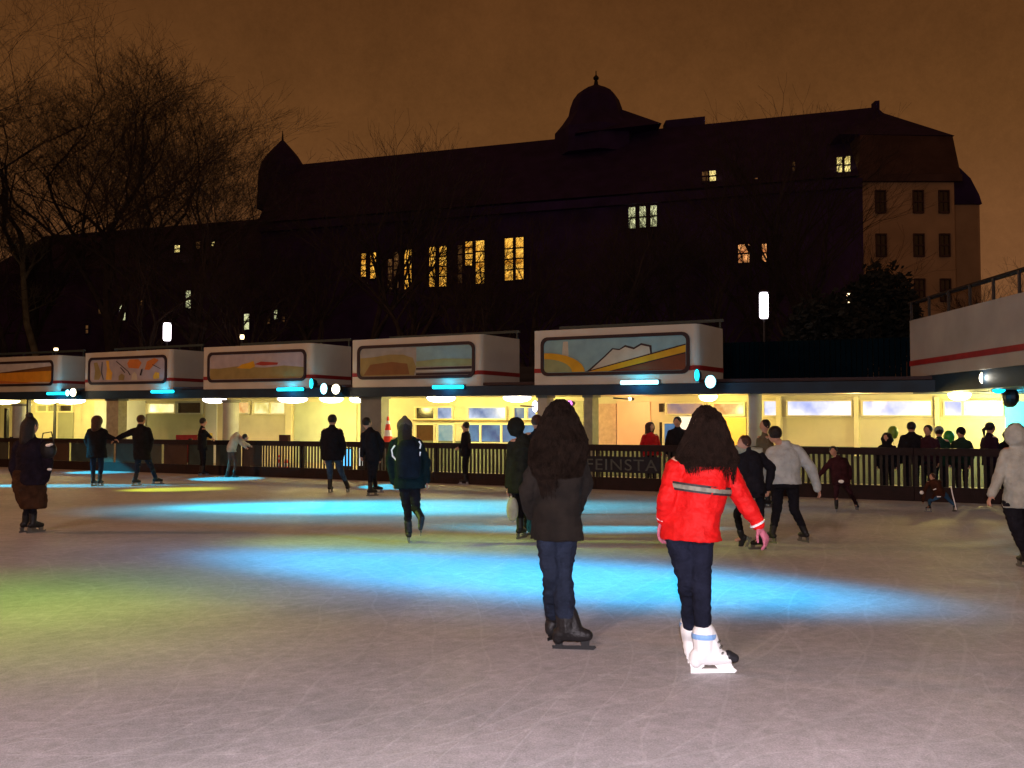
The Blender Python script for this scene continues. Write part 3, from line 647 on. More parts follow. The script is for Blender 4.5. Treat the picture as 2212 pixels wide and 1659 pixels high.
mb = MB(); pr = [(31.4, 20.0), (32.6, 20.3), (33.4, 19.5), (34.0, 18.3), (34.2, 17.62), (31.4, 17.62)]
mb.prism([(x, 71.8, z) for x, z in pr], (0, 12, 0)); mb.build('mansard', M_roof, cas)
mb = MB(); mb.box(24.3, 31.5, 68.95, 69.39, 18.6, 19.1); mb.build('cornice', M_mans, cas)
# domes
def turret(x, prof, name='turret', shift=0):
    c = ridge(x, 0); mb = MB(); mb.lathe(c, prof, 8 if x > 1000 else 12); return mb.build(name, M_roof, cas), c
tr, c = turret(1290, [(3.6, 24), (3.5, 26.2), (2.9, 26.9), (2.35, 27.7), (2.2, 28.4), (1.95, 29.1), (1.55, 29.65), (1.0, 30.0), (.45, 30.25), (.2, 30.4)])
mb = MB(); mb.lathe(c, [(.2, 30.41), (.13, 30.8), (.24, 30.9), (.24, 31.05), (.05, 31.25), (.04, 31.6)], 10); mb.build('finial', M_metal, tr)
mb = MB(); c2 = c + Vector((1.4, -.6, 0)); mb.add([c2+Vector((-3.4, -3, 25.2)), c2+Vector((3.6, -3, 26.0)), c2+Vector((3.6, 3, 26)), c2+Vector((-3.4, 3, 25.2)), c2+Vector((.3, 0, 28.2)), c2+Vector((1.0, 0, 28.0))],
    [(0, 1, 5, 4), (1, 2, 5), (2, 3, 4, 5), (3, 0, 4), (3, 2, 1, 0)]); mb.build('turret_skirt', M_roof, cas)
tr, c = turret(605, [(2.4, 22), (2.3, 25.2), (2.0, 26.2), (1.5, 27.0), (1.0, 27.6), (.55, 28.1), (.2, 28.5)]); mb = MB(); mb.lathe(c, [(.12, 28.51), (.08, 28.9), (.03, 29.5)], 8); mb.build('finial', M_metal, tr)
a, b = ridge(1442, 25.0), ridge(1528, 25.0); mb = MB(); mb.hexa([a, b, b+Vector((0, 1.5, 0)), a+Vector((0, 1.5, 0)), up(a, 26.75), up(b, 26.75), up(b+Vector((0, 1.5, 0)), 26.75), up(a+Vector((0, 1.5, 0)), 26.75)]); mb.build('chimney', M_brick, cas)
for x, w_, z in ((1905, 10, 26.6),):
    a, b = ridge(x-w_/2, 25.2), ridge(x+w_/2, 25.2); mb = MB(); mb.hexa([a, b, b+Vector((0, .8, 0)), a+Vector((0, .8, 0)), up(a, z), up(b, z), up(b+Vector((0, .8, 0)), z), up(a+Vector((0, .8, 0)), z)]); mb.build('chimney', M_brick, cas)
# windows
W_or = glow('amber_lit_pane', (.42, .15, .01), (1.0, .55, .08), 1.9, 1.0); W_ye = glow('yellow_lit_pane', (.40, .30, .08), (1.0, .80, .30), 2.0, 1.3)
W_pg = glow('pale_green_lit_pane', (.16, .17, .07), (.75, .75, .42), 1.7, 1.8); W_dim = glow('dim_amber_pane', (.02, .008, .004), (.22, .10, .03), .8, 1.5); W_rd = glow('orange_red_pane', (.35, .10, .03), (1., .45, .15), 1.7, 1.8)
W_hot = mat('bright_bulb', (1, .9, .6), emit=(1, .85, .5), estr=3, var=0)
def win(x0, x1, y0, y1, m, rows=3, plane=None, cols=1):
    """window on the palace: dark frame with transoms, and a pane behind it as its sub-part"""
    if plane is None:
        def pt(x, z, o): 
            p = FP(x, z); return p + n_*o
        zf = lambda x, y: P(x, y, fd(x)).z
    else:
        def pt(x, z, o): return Vector(((x-CX)/F*plane, plane-o, z))
        zf = lambda x, y: P(x, y, plane).z
    xm = (x0+x1)/2; z0, z1 = zf(xm, y1), zf(xm, y0); mb = MB(); fw = .9
    def q(xa, xb, za, zb, o0, o1, mb=mb): mb.hexa([pt(xa, za, o1), pt(xb, za, o1), pt(xb, za, o0), pt(xa, za, o0), pt(xa, zb, o1), pt(xb, zb, o1), pt(xb, zb, o0), pt(xa, zb, o0)])
    q(x0-fw*2, x0, z0-.1, z1+.1, .01, .16); q(x1, x1+fw*2, z0-.1, z1+.1, .01, .16); q(x0, x1, z1, z1+.1, .01, .16); q(x0, x1, z0-.12, z0, .01, .2)
    for k in range(1, rows): zz = z0 + (z1-z0)*k/rows; q(x0, x1, zz-.05, zz+.05, .035, .12)
    for k in range(1, cols): xx = x0 + (x1-x0)*k/cols; q(xx-.7, xx+.7, z0, z1, .04, .11)
    f = mb.build('window', M_brick if plane is None else M_mans, cas)
    mb = MB(); q(x0, x1, z0, z1, .012, .03, mb); mb.build('pane', m, f); return f
for a in [(779, 790, 548, 598, W_or), (799, 812, 546, 602, W_or), (837, 847, 560, 625, W_dim), (850, 861, 545, 622, W_dim), (873, 889, 540, 625, W_or), (927, 941, 534, 620, W_or), (949, 965, 532, 619, W_or),
          (989, 999, 530, 612, W_dim), (1005, 1021, 522, 574, W_or), (1028, 1047, 520, 613, W_or), (1091, 1109, 515, 606, W_or), (1115, 1132, 513, 604, W_or)]: win(*a, rows=4)
for a in [(1360, 1375, 448, 494, W_pg), (1384, 1398, 446, 492, W_pg), (1408, 1422, 444, 490, W_pg)]: win(*a, rows=2)
for a in [(1521, 1534, 371, 392, W_dim), (1537, 1551, 369, 392, W_ye), (1636, 1641, 385, 392, W_rd), (1718, 1724, 350, 370, W_dim), (1815, 1826, 340, 374, W_ye), (1832, 1844, 338, 376, W_ye), (1598, 1622, 528, 568, W_rd), (1650, 1660, 527, 566, W_rd),
          (373, 386, 530, 546, W_ye), (416, 430, 522, 538, W_dim), (452, 461, 522, 532, W_ye), (256, 270, 645, 692, W_pg), (399, 411, 628, 666, W_pg), (210, 217, 650, 678, W_dim), (301, 308, 648, 660, W_dim), (526, 538, 678, 712, W_pg),
          (576, 583, 688, 700, W_dim), (591, 599, 670, 690, W_pg), (609, 615, 684, 696, W_dim), (183, 190, 703, 720, W_dim), (1722, 1734, 702, 718, W_dim)]: win(*a, rows=2)
for x in (1908, 1990, 2046):
    for y in (436, 530, 627): win(x-10, x+10, y-22, y+22, m_dglass, rows=2, plane=yf-.0 if x < 2060 else 72, cols=2)
# bright bulbs seen inside three windows
# ------------------------------------------------------------------ street lamps
def street_lamp(x, y, d, hh, label, tall=True, lean=0):
    c = P(x, y, d); h = hh/F*d/2; t = tag(empty('street_lamp', (c.x, c.y, 0)), label, 'street lamp')
    g_ = mat('street_lamp_glass', (.9, .9, .9), emit=(1, .88, .97), estr=6, var=0) if tall else mat('small_lamp_glass', (.9, .8, .6), emit=(1, .75, .4), estr=5, var=0)
    mb = MB(); mb.tube([(c.x, c.y, 0), (c.x, c.y, c.z-h-.03)], .07, 8, .045); mb.build('pole', M_metal, t)
    mb = MB(); r = .16 if tall else .09
    mb.lathe((c.x, c.y, 0), [(r*.8, c.z-h), (r, c.z-h+.08), (r, c.z+h-.08), (r*.8, c.z+h)], 14); mb.build('lantern', g_, t)
    mb = MB(); mb.lathe((c.x, c.y, 0), [(r+.04, c.z+h+.002), (r+.03, c.z+h+.05), (.04, c.z+h+.12)], 14); mb.build('lamp_cap', M_metal, t)
street_lamp(361, 717, 42, 38, 'tall white cylinder street lamp rising behind the left mural boxes'); street_lamp(1650, 660, 36, 56, 'tall white cylinder street lamp right of the teal mural box')
street_lamp(1833, 645, 42, 22, 'small white lamp high up in front of the dark bush', False); street_lamp(523, 728, 42, 9, 'tiny warm lamp just above the olive mural box', False); street_lamp(121, 755, 42, 6, 'tiny warm lamp at the far left above the orange mural box', False)
# ------------------------------------------------------------------ bare trees
M_bark = mat('dark_bark', (.028, .020, .018), .95, .4, 3, .4, 20)
M_barkl = mat('grey_bark', (.10, .085, .05), .95, .4, 3, .4, 20)  # paler copy of the bark, light on the trunk put into colour
def tree(x, d, top, seed, label, lean=0.0, r0=.2, trunkfrac=.35, m=M_bark, spread=1.0, depth=7, base_x=None, nk=None):
    rnd = random.Random(seed); tp = P(x, top, d); H = tp.z; base = Vector((tp.x, d, 0)) if base_x is None else Vector(((base_x-CX)/F*d, d, 0))
    t = tag(empty('bare_tree', base), label, 'tree', 'bare winter trees behind the pavilion')
    tm, cm = MB(), MB()
    th = H*trunkfrac; tp_dir = (tp - base); pts = [base + Vector((tp_dir.x*k/4*trunkfrac + rnd.uniform(-.15, .15), rnd.uniform(-.2, .2), th*k/4)) for k in range(5)]; pts[0] = base
    tm.tube(pts, r0*1.25, 9, r0*.8)
    def br(p, dr, L, r, lev):
        n = 3 if lev < 4 else 2; q = [p]; dd = dr.copy()
        for k in range(n):
            dd = (dd + Vector((rnd.uniform(-.2, .2), rnd.uniform(-.2, .2), rnd.uniform(-.08, .16)))).normalized(); q.append(q[-1] + dd*L/n)
        r1 = max(r*.68, .0045)
        cm.tube(q, r, 6 if lev < 2 else 3, r1)
        if lev >= depth : return
        k = (3 if lev < 3 else (3 if rnd.random() < .62 else 2)) if nk is None else nk
        for i in range(k):
            ax = Vector((rnd.uniform(-1, 1), rnd.uniform(-1, 1), rnd.uniform(-.5, .6))); 
            nd = (dd + ax*(.75*spread if lev < 2 else .85*spread)).normalized()
            if nd.z < -.15: nd.z = abs(nd.z)*.3
            st = q[-1] if i == 0 else q[rnd.randrange(1, len(q))]
            br(st, nd, L*rnd.uniform(.66, .88), r1*(.9 if i == 0 else .7), lev+1)
    topd = (pts[-1]-pts[-2]).normalized()
    for i in range(4):
        ax = Vector((rnd.uniform(-1, 1), rnd.uniform(-1, 1), 0)).normalized()*(.15 + .3*i/2)
        br(pts[-1] if i < 3 else pts[-2], (topd + ax).normalized(), (H-th)*.30, r0*(.75 if i == 0 else .55), 0)
    # trim twigs to the measured height
    zmax = max(v.z for v in cm.v); sc = (H-th)/(zmax-th) if zmax > th else 1
    for v in cm.v: v.z = th + (v.z-th)*sc if v.z > th else v.z
    tm.build('trunk', m, t); cm.build('crown', m, t)
TR = [(250, 50, 20, 'tall bare tree with forked trunk at the upper left', .32, .30, 1.0), (90, 52, -60, 'broad bare tree filling the upper left corner', .30, .30, 1.1), (430, 47, 170, 'bare tree between the left turret and the forked tree', .26, .3, 1.0),
      (20, 49, 330, 'low bare tree at the left edge', .22, .3, 1.0), (330, 44, 420, 'bare tree above the splashed mural box', .2, .3, 1.0), (560, 44, 470, 'bare tree above the olive mural box', .2, .3, 1.0),
      (690, 46, 400, 'bare tree left of the lit hall windows', .2, .3, .9), (790, 48, 292, 'bare tree topping the roof beside the left turret', .22, .3, .8), (890, 46, 300, 'bare tree reaching the roof above the striped mural box', .22, .32, .8),
      (1010, 44, 450, 'bare tree in front of the lit hall windows', .18, .3, .9), (1150, 45, 420, 'bare tree below the big dome', .2, .3, .9), (1290, 44, 400, 'bare tree in front of the pale green windows', .2, .3, .9),
      (1420, 46, 370, 'bare tree behind the teal mural box', .2, .3, .9), (1560, 45, 400, 'bare tree left of the tall white street lamp', .2, .3, .9), (1650, 48, 225, 'bare tree topping the roof left of centre ridge', .22, .3, .75),
      (1745, 47, 205, 'bare tree with highest twigs above the right roof', .22, .3, .75), (1770, 44, 470, 'bare tree in front of the end block corner', .2, .3, .8), 
      (2165, 50, 560, 'low bare tree right of the palace end wall', .18, .3, .8)]
for i, (x, d, top, lb, r0, tf, spd) in enumerate(TR):
    big = i < 4
    tree(x, d, top, 100+i, lb, r0=r0, trunkfrac=tf, spread=spd, depth=8 if big else 6)
# leaning lit trunk at the far left
tree(20, 49, 480, 55, 'leaning tree with lit trunk at the far left', r0=.17, trunkfrac=.75, m=M_barkl, base_x=118, depth=5)
# dark evergreen bush mass
def bush(x, y, d, w, h, seed, label):
    rnd = random.Random(seed); c = P(x, y, d); base = Vector((c.x, d, 0)); t = tag(empty('evergreen_tree', base), label, 'tree')
    mb = MB(); mb.tube([base, base+Vector((0, 0, c.z))], .16, 8, .08); mb.build('trunk', M_bark, t)
    mb = MB()
    for i in range(5200):
        a, b, r = rnd.uniform(0, 6.283), math.acos(rnd.uniform(-1, 1)), rnd.random()**.4
        lump = 1 + .16*math.sin(3*a+seed)*math.sin(4*b)
        p = Vector((c.x + w*r*lump*math.sin(b)*math.cos(a), d + w*r*math.sin(b)*math.sin(a), c.z + h*r*lump*math.cos(b)))
        if p.z < .3: continue
        u = Vector((rnd.gauss(0, 1), rnd.gauss(0, 1), rnd.gauss(0, 1))).normalized()*.16; v = u.orthogonal().normalized()*.09
        mb.add([p-u, p+v, p+u, p-v], [(0, 1, 2, 3)])
    mb.build('crown', mat('dark_evergreen_leaves', (.012, .016, .016), .8, .4, 4), t)
bush(1905, 690, 40, 1.6, 2.2, 3, 'round dark evergreen in front of the palace end wall'); bush(1790, 740, 39, 1.9, 1.9, 5, 'low dark evergreen right of the tall white street lamp')
# ------------------------------------------------------------------ people
pending = []
def skin_obj(mb, name, m, parent, vox, smooth=3):
    o = mb.build(name, m, parent)
    md = o.modifiers.new('r', 'REMESH'); md.mode = 'VOXEL'; md.voxel_size = vox; md.use_smooth_shade = True
    if smooth:
        ms = o.modifiers.new('s', 'SMOOTH'); ms.factor = .5; ms.iterations = smooth
    pending.append(o); return o
def cloth(name, c, var=.3, b=.5): return mat(name, c, .9, var, 9, b, 60, spec=.1)
M_skin = mat('skin', (.45, .24, .16), .6, .1, 12); M_hairb = mat('dark_brown_hair', (.012, .007, .006), .45, .4, 30, .6, 120); M_hairr = mat('auburn_hair', (.05, .018, .010), .5, .4, 30, .6, 120)
M_black = cloth('black_cloth', (.010, .009, .012)); M_boot = mat('black_boot_leather', (.012, .011, .012), .5, .3, 10, .3); M_blade = mat('skate_blade_steel', (.22, .22, .23), .45, .1, 5, metal=.9)
M_jean = cloth('dark_denim', (.012, .020, .040)); M_jeanm = cloth('mid_blue_denim', (.030, .060, .11))
def hand(mb, w, dr, side, palm_n, k=1.0):
    dr = dr.normalized(); side = (side - dr*side.dot(dr)).normalized(); pn = dr.cross(side).normalized()
    if pn.dot(palm_n) < 0: pn = -pn
    mb.cap(w, .024*k, w+dr*.085*k, .030*k, 8, pn, .6)
    for i, (o, L) in enumerate(((-.030, .058), (-.010, .070), (.010, .066), (.030, .050))):
        a = w + dr*.095*k + side*o*k; b = a + (dr*.85+pn*.4+side*o*2)*L*.55*k; c = b + (dr*.45+pn*.9)*L*.5*k
        mb.cap(a, .0098*k, b, .009*k, 6); mb.cap(b, .009*k, c, .0075*k, 6)
    a = w + dr*.03*k - side*.026*k; b = a + (dr*.6-side*.7+pn*.3)*.045*k; c = b + (dr*.9-side*.1+pn*.3)*.03*k; mb.cap(a, .012*k, b, .010*k, 6); mb.cap(b, .010*k, c, .0085*k, 6)
def person(label, cx, top, foot, face=90, jac=M_black, tro=M_black, boot=M_boot, J={}, hair='short', hairm=M_hairb, hat=None, hem=.56, bulk=1.0, leg=1.0, vox=.016, skates=True, group='skaters on the ice',
           glove=None, d=None, hood=False, hsc=1.1, bootk=1.0, bladem=None, flare=1.0, bootr=1.0, leglen=None, beltless=True, zf=0.0):
    """face: heading in degrees, 90 = away from the camera, 0 = to the right; J overrides joints in picture units"""
    d = d or gd(foot); H = foot - top; k = H/F*d/1.72         # size factor against a 1.72 m person
    t = tag(empty('person', P(cx, foot, d)), label, 'person', group); t.location.z = zf
    f = Vector((math.cos(math.radians(face)), math.sin(math.radians(face)), 0)); sd = Vector((f.y, -f.x, 0))
    sgn = 1 if sd.x >= 0 else -1; sdx = sd*sgn                     # side vector pointing to image right
    c0 = P(cx, (top+foot)/2, d)
    def pz(y): return P(cx, y, d).z
    j = {}
    def loc(dx, fy, fwd=0): return Vector((c0.x, c0.y, pz(top+fy*H))) + sdx*dx*k + f*fwd*k
    j['head'] = loc(0, .075, .02); j['neck'] = loc(0, .165)
    j['chest'] = loc(0, .26); j['waist'] = loc(0, .42); j['pelvis'] = loc(0, .50)
    for s, q in (('L', -1), ('R', 1)):
        j['sh'+s] = loc(.175*q, .205); j['el'+s] = loc(.25*q, .37, -.02); j['wr'+s] = loc(.25*q, .505, .07)
        j['hip'+s] = loc(.09*q, .50); j['kn'+s] = loc(.10*q, .73, .03); j['an'+s] = loc(.10*q, .945)
    for s in 'LR':
        j['an'+s].z = (.15 if skates else .09)*max(k, .7) + zf
    for n, v in J.items():
        if n.startswith('g'):                                         # ground contact
            dd = gd(v[1]); j['an'+n[1]] = Vector(((v[0]-CX)/F*dd, dd, (.15 if skates else .09)*max(k, .7)))
        elif n[0] != 'a' or n[1] == 'n':
            j[n] = P(v[0], v[1], d + (v[2] if len(v) > 2 else 0))
    if 'neck' not in J and ('head' in J): j['neck'] = (j['head']*.45 + (j['shL']+j['shR'])*.275)
    if 'chest' not in J: j['chest'] = (j['shL']+j['shR'])/2*.68 + (j['hipL']+j['hipR'])/2*.32
    if 'waist' not in J: j['waist'] = (j['shL']+j['shR'])/2*.28 + (j['hipL']+j['hipR'])/2*.72
    j['pelvis'] = (j['hipL']+j['hipR'])/2
    shm = (j['shL']+j['shR'])/2; spine = (shm - j['pelvis']).normalized()
    # keep a believable shoulder/hip width vector
    def sec(c, w, dp, sv=sdx):
        s2 = (sv - spine*sv.dot(spine)).normalized(); d2 = spine.cross(s2).normalized(); return (c, s2*w*k*bulk, d2*dp*k*bulk)
    # body: one continuous surface
    b = MB(); hd = j['head']; hr = .088*k*hsc
    b.ell(hd, hr*.92, hr*1.08, hr*1.28, Matrix.Rotation(math.radians(face-90), 3, 'Z')); b.cap(hd-Vector((0,0,hr*.8))+f*hr*.35, hr*.45, hd+f*hr*.3, hr*.6, 8)
    b.cap(hd+f*hr*1.08, hr*.14, hd+f*hr*1.05-Vector((0, 0, hr*.3)), hr*.2, 6)
    for q in (-1, 1):
        b.ell(hd+sd*q*hr*.95, hr*.18, hr*.12, hr*.28); b.cap(hd+f*hr*.92+sd*q*hr*.36+Vector((0,0,hr*.12)), hr*.13, hd+f*hr*.95+sd*q*hr*.30+Vector((0,0,hr*.12)), hr*.12, 6)
    b.cap(hd-f*hr*.1-Vector((0, 0, hr*.5)), .052*k, shm+spine*.0, .062*k, 10)
    b.loft([sec(shm+spine*.0*k, .11, .06), sec(j['chest'], .145, .09), sec(j['waist'], .12, .085), sec(j['pelvis'], .145, .10)])
    for s in 'LR':
        b.cap(shm.lerp(j['sh'+s], .5), .05*k, j['sh'+s], .048*k); b.cap(j['sh'+s], .045*k, j['el'+s], .036*k); b.cap(j['el'+s], .036*k, j['wr'+s], .024*k)
        b.cap(j['hip'+s], .075*k, j['kn'+s], .050*k); b.cap(j['kn'+s], .050*k, j['an'+s], .034*k); b.cap(j['an'+s], .034*k, j['an'+s]+f*.10*k-Vector((0, 0, .03*k)), .03*k)
        if glove is None:
            dr = (j['wr'+s]-j['el'+s]).normalized(); hand(b, j['wr'+s], dr, f, -sdx*(1 if s == 'R' else -1), k*.98)
    body = skin_obj(b, 'body', M_skin, t, min(vox, .012), 2)
    # jacket
    g = MB(); hm = j['pelvis'] + (j['knL']+j['knR'] - j['hipL']-j['hipR'])/2*((hem-.5)/.24)
    g.loft([sec(shm+spine*.125*k, .050, .055), sec(shm+spine*.075*k, .065, .068), sec(shm+spine*.035*k, .115, .085), sec(shm-spine*.02*k, .158, .105), sec(shm-spine*.09*k, .178, .125), sec(j['chest'], .185, .135), sec(j['waist'], .170, .13), sec(j['pelvis'], .185, .14), (hm, sdx*.195*k*bulk, f*.145*k*bulk)])
    for s in 'LR':
        g.cap(shm.lerp(j['sh'+s], .3)+spine*.01*k, .060*k*bulk, j['sh'+s]-spine*.045*k, .062*k*bulk); g.cap(j['sh'+s]-spine*.04*k, .066*k*bulk, j['el'+s], .058*k*bulk); g.cap(j['el'+s], .058*k*bulk, j['wr'+s], .044*k*bulk)
    if hood: g.ell(hd-f*hr*.2-Vector((0,0,hr*.1)), hr*1.3, hr*1.35, hr*1.5)
    jk = skin_obj(g, 'jacket', jac, t, vox, 3)
    # trousers
    g = MB()
    g.loft([sec(j['waist'], .14, .10), sec(j['pelvis'], .158, .118), sec((j['hipL']+j['hipR'])/2-spine*.06*k, .155, .115)])
    for s in 'LR':
        g.cap(j['hip'+s]-spine*.03*k, .088*k*leg, j['kn'+s], .062*k*leg); g.cap(j['kn'+s], .062*k*leg, j['an'+s]+(j['kn'+s]-j['an'+s]).normalized()*.10*k, .048*k*leg*flare)
    skin_obj(g, 'trousers', tro, t, vox, 3)
    # boots and blades
    for s in 'LR':
        an = j['an'+s]; sh = (an - j['kn'+s]).normalized()
        toe = f.copy() if 'a'+s not in J else Vector((math.cos(math.radians(J['a'+s])), math.sin(math.radians(J['a'+s])), 0))
        if 'to'+s in J: toe = (P(*J['to'+s][:2], d + (J['to'+s][2] if len(J['to'+s]) > 2 else 0)) - an)
        elif abs(sh.z) < .93 and 'a'+s not in J: toe = f - sh*f.dot(sh)*.8
        toe.z = toe.z if 'to'+s in J else (0 if an.z < .3 else toe.z); toe.normalize(); dn = Vector((0, 0, -1)); dn = (dn - toe*dn.dot(toe)).normalized() if abs(toe.z) < .95 else sh
        if 'rz'+s in J: dn = sh
        j['toe'+s] = toe.copy(); g = MB(); q = dn*.055*k; K0 = k; k = k*bootk; rb = k*bootr
        g.cap(an-sh*(.09 if bootr > 1.05 else .13)*k, .056*rb, an+q*.2, .050*rb); g.cap(an-toe*.040*k+q*.7, .042*rb, an+toe*.09*k+q*.75, .040*rb, 10); g.cap(an+q*.2+toe*.01*k, .046*rb, an+toe*.12*k+q*.8, .036*rb); g.cap(an+toe*.08*k+q*.8, .040*rb, an+toe*.145*k+q*.85, .032*rb, 10)
        if bootr > 1.05: g.cap(an-toe*.055*k+q*.9, .034*rb, an-toe*.055*k+q*1.3, .034*rb); g.cap(an+toe*.035*k-sh*.10*k, .040*rb, an+toe*.07*k+q*.1, .036*rb)
        bo = skin_obj(g, 'skate_boot' if skates else 'shoe', boot, t, vox*.8, 2); k = K0
        if skates and bladem != 'none':
            sv = toe.cross(dn).normalized(); a0 = an - toe*.085*k; m_ = MB(); z_ = .150*k if k > .7 else .15*.7; z_ = .149*max(k, .7)
            def pr_(pts, th): m_.prism([a0 + toe*x*k + dn*z*1.0 - sv*th/2 for x, z in pts], sv*th)
            pr_([(-.01, z_), (.27, z_), (.295, z_-.02), (.285, z_-.032), (-.015, z_-.026)], .006*max(k, 1))
            for xa, xb in ((.01, .06), (.19, .245)): pr_([(xa, z_-.028), (xb, z_-.028), (xb+.004, .07*k), (xa-.01, .07*k)], .022*k)
            m_.build('blade', bladem or M_blade, bo)
    # hair or hat
    up_ = Vector((0, 0, 1))
    if hair != 'none':
        g = MB(); g.ell(hd-f*hr*.17+up_*hr*.28, hr*1.08, hr*1.14, hr*1.14)
        if hair == 'long': g.cap(hd-f*hr*.5, hr*1.05, hd-f*hr*.9-up_*.22*k, hr*1.1, 12, f, .6); g.cap(hd-f*hr*.9-up_*.2*k, hr*1.1, hd-f*hr*1.0-up_*.36*k, hr*.7, 12, f, .5)
        if hair == 'bun': g.ell(hd+up_*hr*1.55-f*hr*.3, hr*.55, hr*.55, hr*.5); g.cap(hd-f*hr*.5, hr*1.05, hd-f*hr*.7-up_*.20*k, hr*1.0, 12)
        if hair == 'big': g.ell(hd-f*hr*.4, hr*1.45, hr*1.4, hr*1.5); g.cap(hd-f*hr*.5, hr*1.3, hd-f*hr*.8-up_*.18*k, hr*1.2, 12)
        if hair == 'tail': g.cap(hd-f*hr*1.0+up_*hr*.2, hr*.35, hd-f*hr*1.7-up_*hr*.4, hr*.42, 8); g.cap(hd-f*hr*1.7-up_*hr*.4, hr*.42, hd-f*hr*1.6-up_*hr*1.9, hr*.2, 8)
        skin_obj(g, 'hair', hairm, t, min(vox, .013), 1)
    if hat:
        g = MB(); g.ell(hd+up_*hr*.45-f*hr*.05, hr*1.16, hr*1.22, hr*1.02); g.cap(hd+up_*hr*.30-sd*.0, hr*1.15, hd+up_*hr*.42, hr*1.17, 14)
        if hat[1] == 'pompom': g.ell(hd+up_*hr*1.55, hr*.38, hr*.38, hr*.36)
        if hat[1] == 'peak': g.cap(hd+up_*hr*.45+f*hr*.8, hr*.5, hd+up_*hr*.36+f*hr*1.5, hr*.4, 10, up_, .25)
        skin_obj(g, 'hat', hat[0], t, min(vox, .012), 1)
    if glove:
        for s in 'LR':
            g = MB(); dr = (j['wr'+s]-j['el'+s]).normalized(); hand(g, j['wr'+s], dr, f, -sdx*(1 if s == 'R' else -1), k*1.15); g.cap(j['wr'+s]-dr*.05*k, .036*k, j['wr'+s]+dr*.02*k, .034*k, 10)
            skin_obj(g, 'glove', glove, t, .0065, 1)
    return t, j, f, sd, k, d
def pxloft(name, secs, d, dep, m, parent, vox, extra=None):
    g = MB(); g.loft([(P((a+b)/2, y, d+(dz if dz else 0)), ((b-a)/2/F*d, 0, 0), (0, dp, 0)) for (y, a, b, dp, dz) in secs])
    if extra: extra(g)
    return skin_obj(g, name, m, parent, vox, 2)
# --- the two women in front
brj = mat('dark_brown_tweed', (.007, .005, .004), .95, .4, 8, .4, 200, var2=(.011, .008, .006)); bjean = cloth('dark_blue_denim', (.016, .022, .040), .35)
t, j, f, sd, k, d = person('woman with huge frizzy brown hair, dark jacket and jeans, seen from behind', 1207, 868, 1397, 55, jac=brj, tro=bjean, J={'head': (1208, 908), 'neck': (1208, 955), 'shL': (1163, 984), 'shR': (1247, 984), 'elL': (1138, 1058, .0), 'elR': (1264, 1045, .02), 'wrL': (1146, 1112, .15), 'wrR': (1243, 1110, .16),
    'hipL': (1183, 1130), 'hipR': (1222, 1130), 'knL': (1190, 1240), 'knR': (1217, 1240, .03), 'gL': (1198, 1376), 'gR': (1222, 1398), 'aL': 55, 'aR': -8}, hair='none', hem=.575, bulk=1.02, leg=1.1, flare=1.45, bootr=1.3, bladem=mat('black_blade_holder', (.008, .008, .009), .6), vox=.009, glove=cloth('dark_teal_glove', (.008, .05, .045)), d=6.95)
def strands(parent, base_secs, d, n, m, seed, rad=.0035, name='hair_strands'):
    rnd = random.Random(seed); g = MB()
    for i in range(n):
        a = rnd.uniform(0, 2*math.pi); rf = rnd.uniform(.95, 1.08); pts = []; ph = rnd.uniform(0, 6.28); k0 = rnd.choice((0, 0, 1, 2)); am = rnd.uniform(.002, .006)
        for q, (y, x0, x1, dp, dz) in enumerate(base_secs[k0:]):
            cc = P((x0+x1)/2, y, d+dz); w = (x1-x0)/2/F*d
            aa = a + .16*math.sin(q*1.3+ph)
            pts.append(cc + Vector((math.cos(aa)*w*rf + math.sin(q*2.6+ph)*am, math.sin(aa)*dp*rf, math.cos(q*2.1+ph)*am)))
        fine = []
        for q in range(len(pts)-1):
            for u in (0, .5): fine.append(pts[q].lerp(pts[q+1], u) + Vector((rnd.uniform(-1, 1), rnd.uniform(-1, 1), 0))*am*.6)
        fine.append(pts[-1]+Vector((0, 0, rnd.uniform(-.11, .03)))); g.tube(fine, rad, 3, rad*.4)
    return g.build(name, m, parent)
HB = [(864, 1202, 1218, .03, 0), (870, 1192, 1228, .06, 0), (882, 1182, 1237, .09, 0), (900, 1173, 1246, .12, 0), (925, 1163, 1257, .13, 0), (950, 1151, 1266, .14, -.02), (975, 1146, 1266, .13, -.05), (1000, 1146, 1262, .11, -.07), (1025, 1154, 1254, .08, -.085), (1045, 1172, 1240, .045, -.09)]
hb = mat('frizzy_brown_hair', (.010, .0055, .0035), .8, .5, 25, .3, 110, spec=.08); pxloft('hair', HB, d, 0, hb, t, .011); strands(t, HB, d, 1100, hb, 4, .0028)
redj = mat('red_quilted_nylon', (.56, .008, .008), .6, .12, 9, .9, 16, spec=.15); rjean = cloth('black_blue_denim', (.010, .012, .024), .4); wskate = mat('white_skate_leather', (.82, .84, .84), .4, .05, 6, .1)
t, j, f, sd, k, d = person('woman in a bright red jacket and white skates, seen from behind', 1520, 880, 1447, 50, jac=redj, tro=rjean, boot=wskate, J={'head': (1522, 925), 'neck': (1518, 972), 'shL': (1462, 1000), 'shR': (1572, 1004), 'elL': (1441, 1078, -.04), 'elR': (1606, 1078, -.02), 'wrL': (1434, 1118, .02), 'wrR': (1636, 1131, -.02),
    'hipL': (1466, 1145), 'hipR': (1514, 1145), 'knL': (1483, 1250), 'knR': (1514, 1252, -.05), 'gL': (1490, 1422), 'gR': (1517, 1449), 'aL': 70, 'aR': -4}, hair='none', hem=.545, bulk=1.12, leg=1.06, bootr=1.32, bladem='none', vox=.009, glove=mat('pink_knit_glove', (.42, .12, .17), .9, .2, 20, .5), d=6.3)
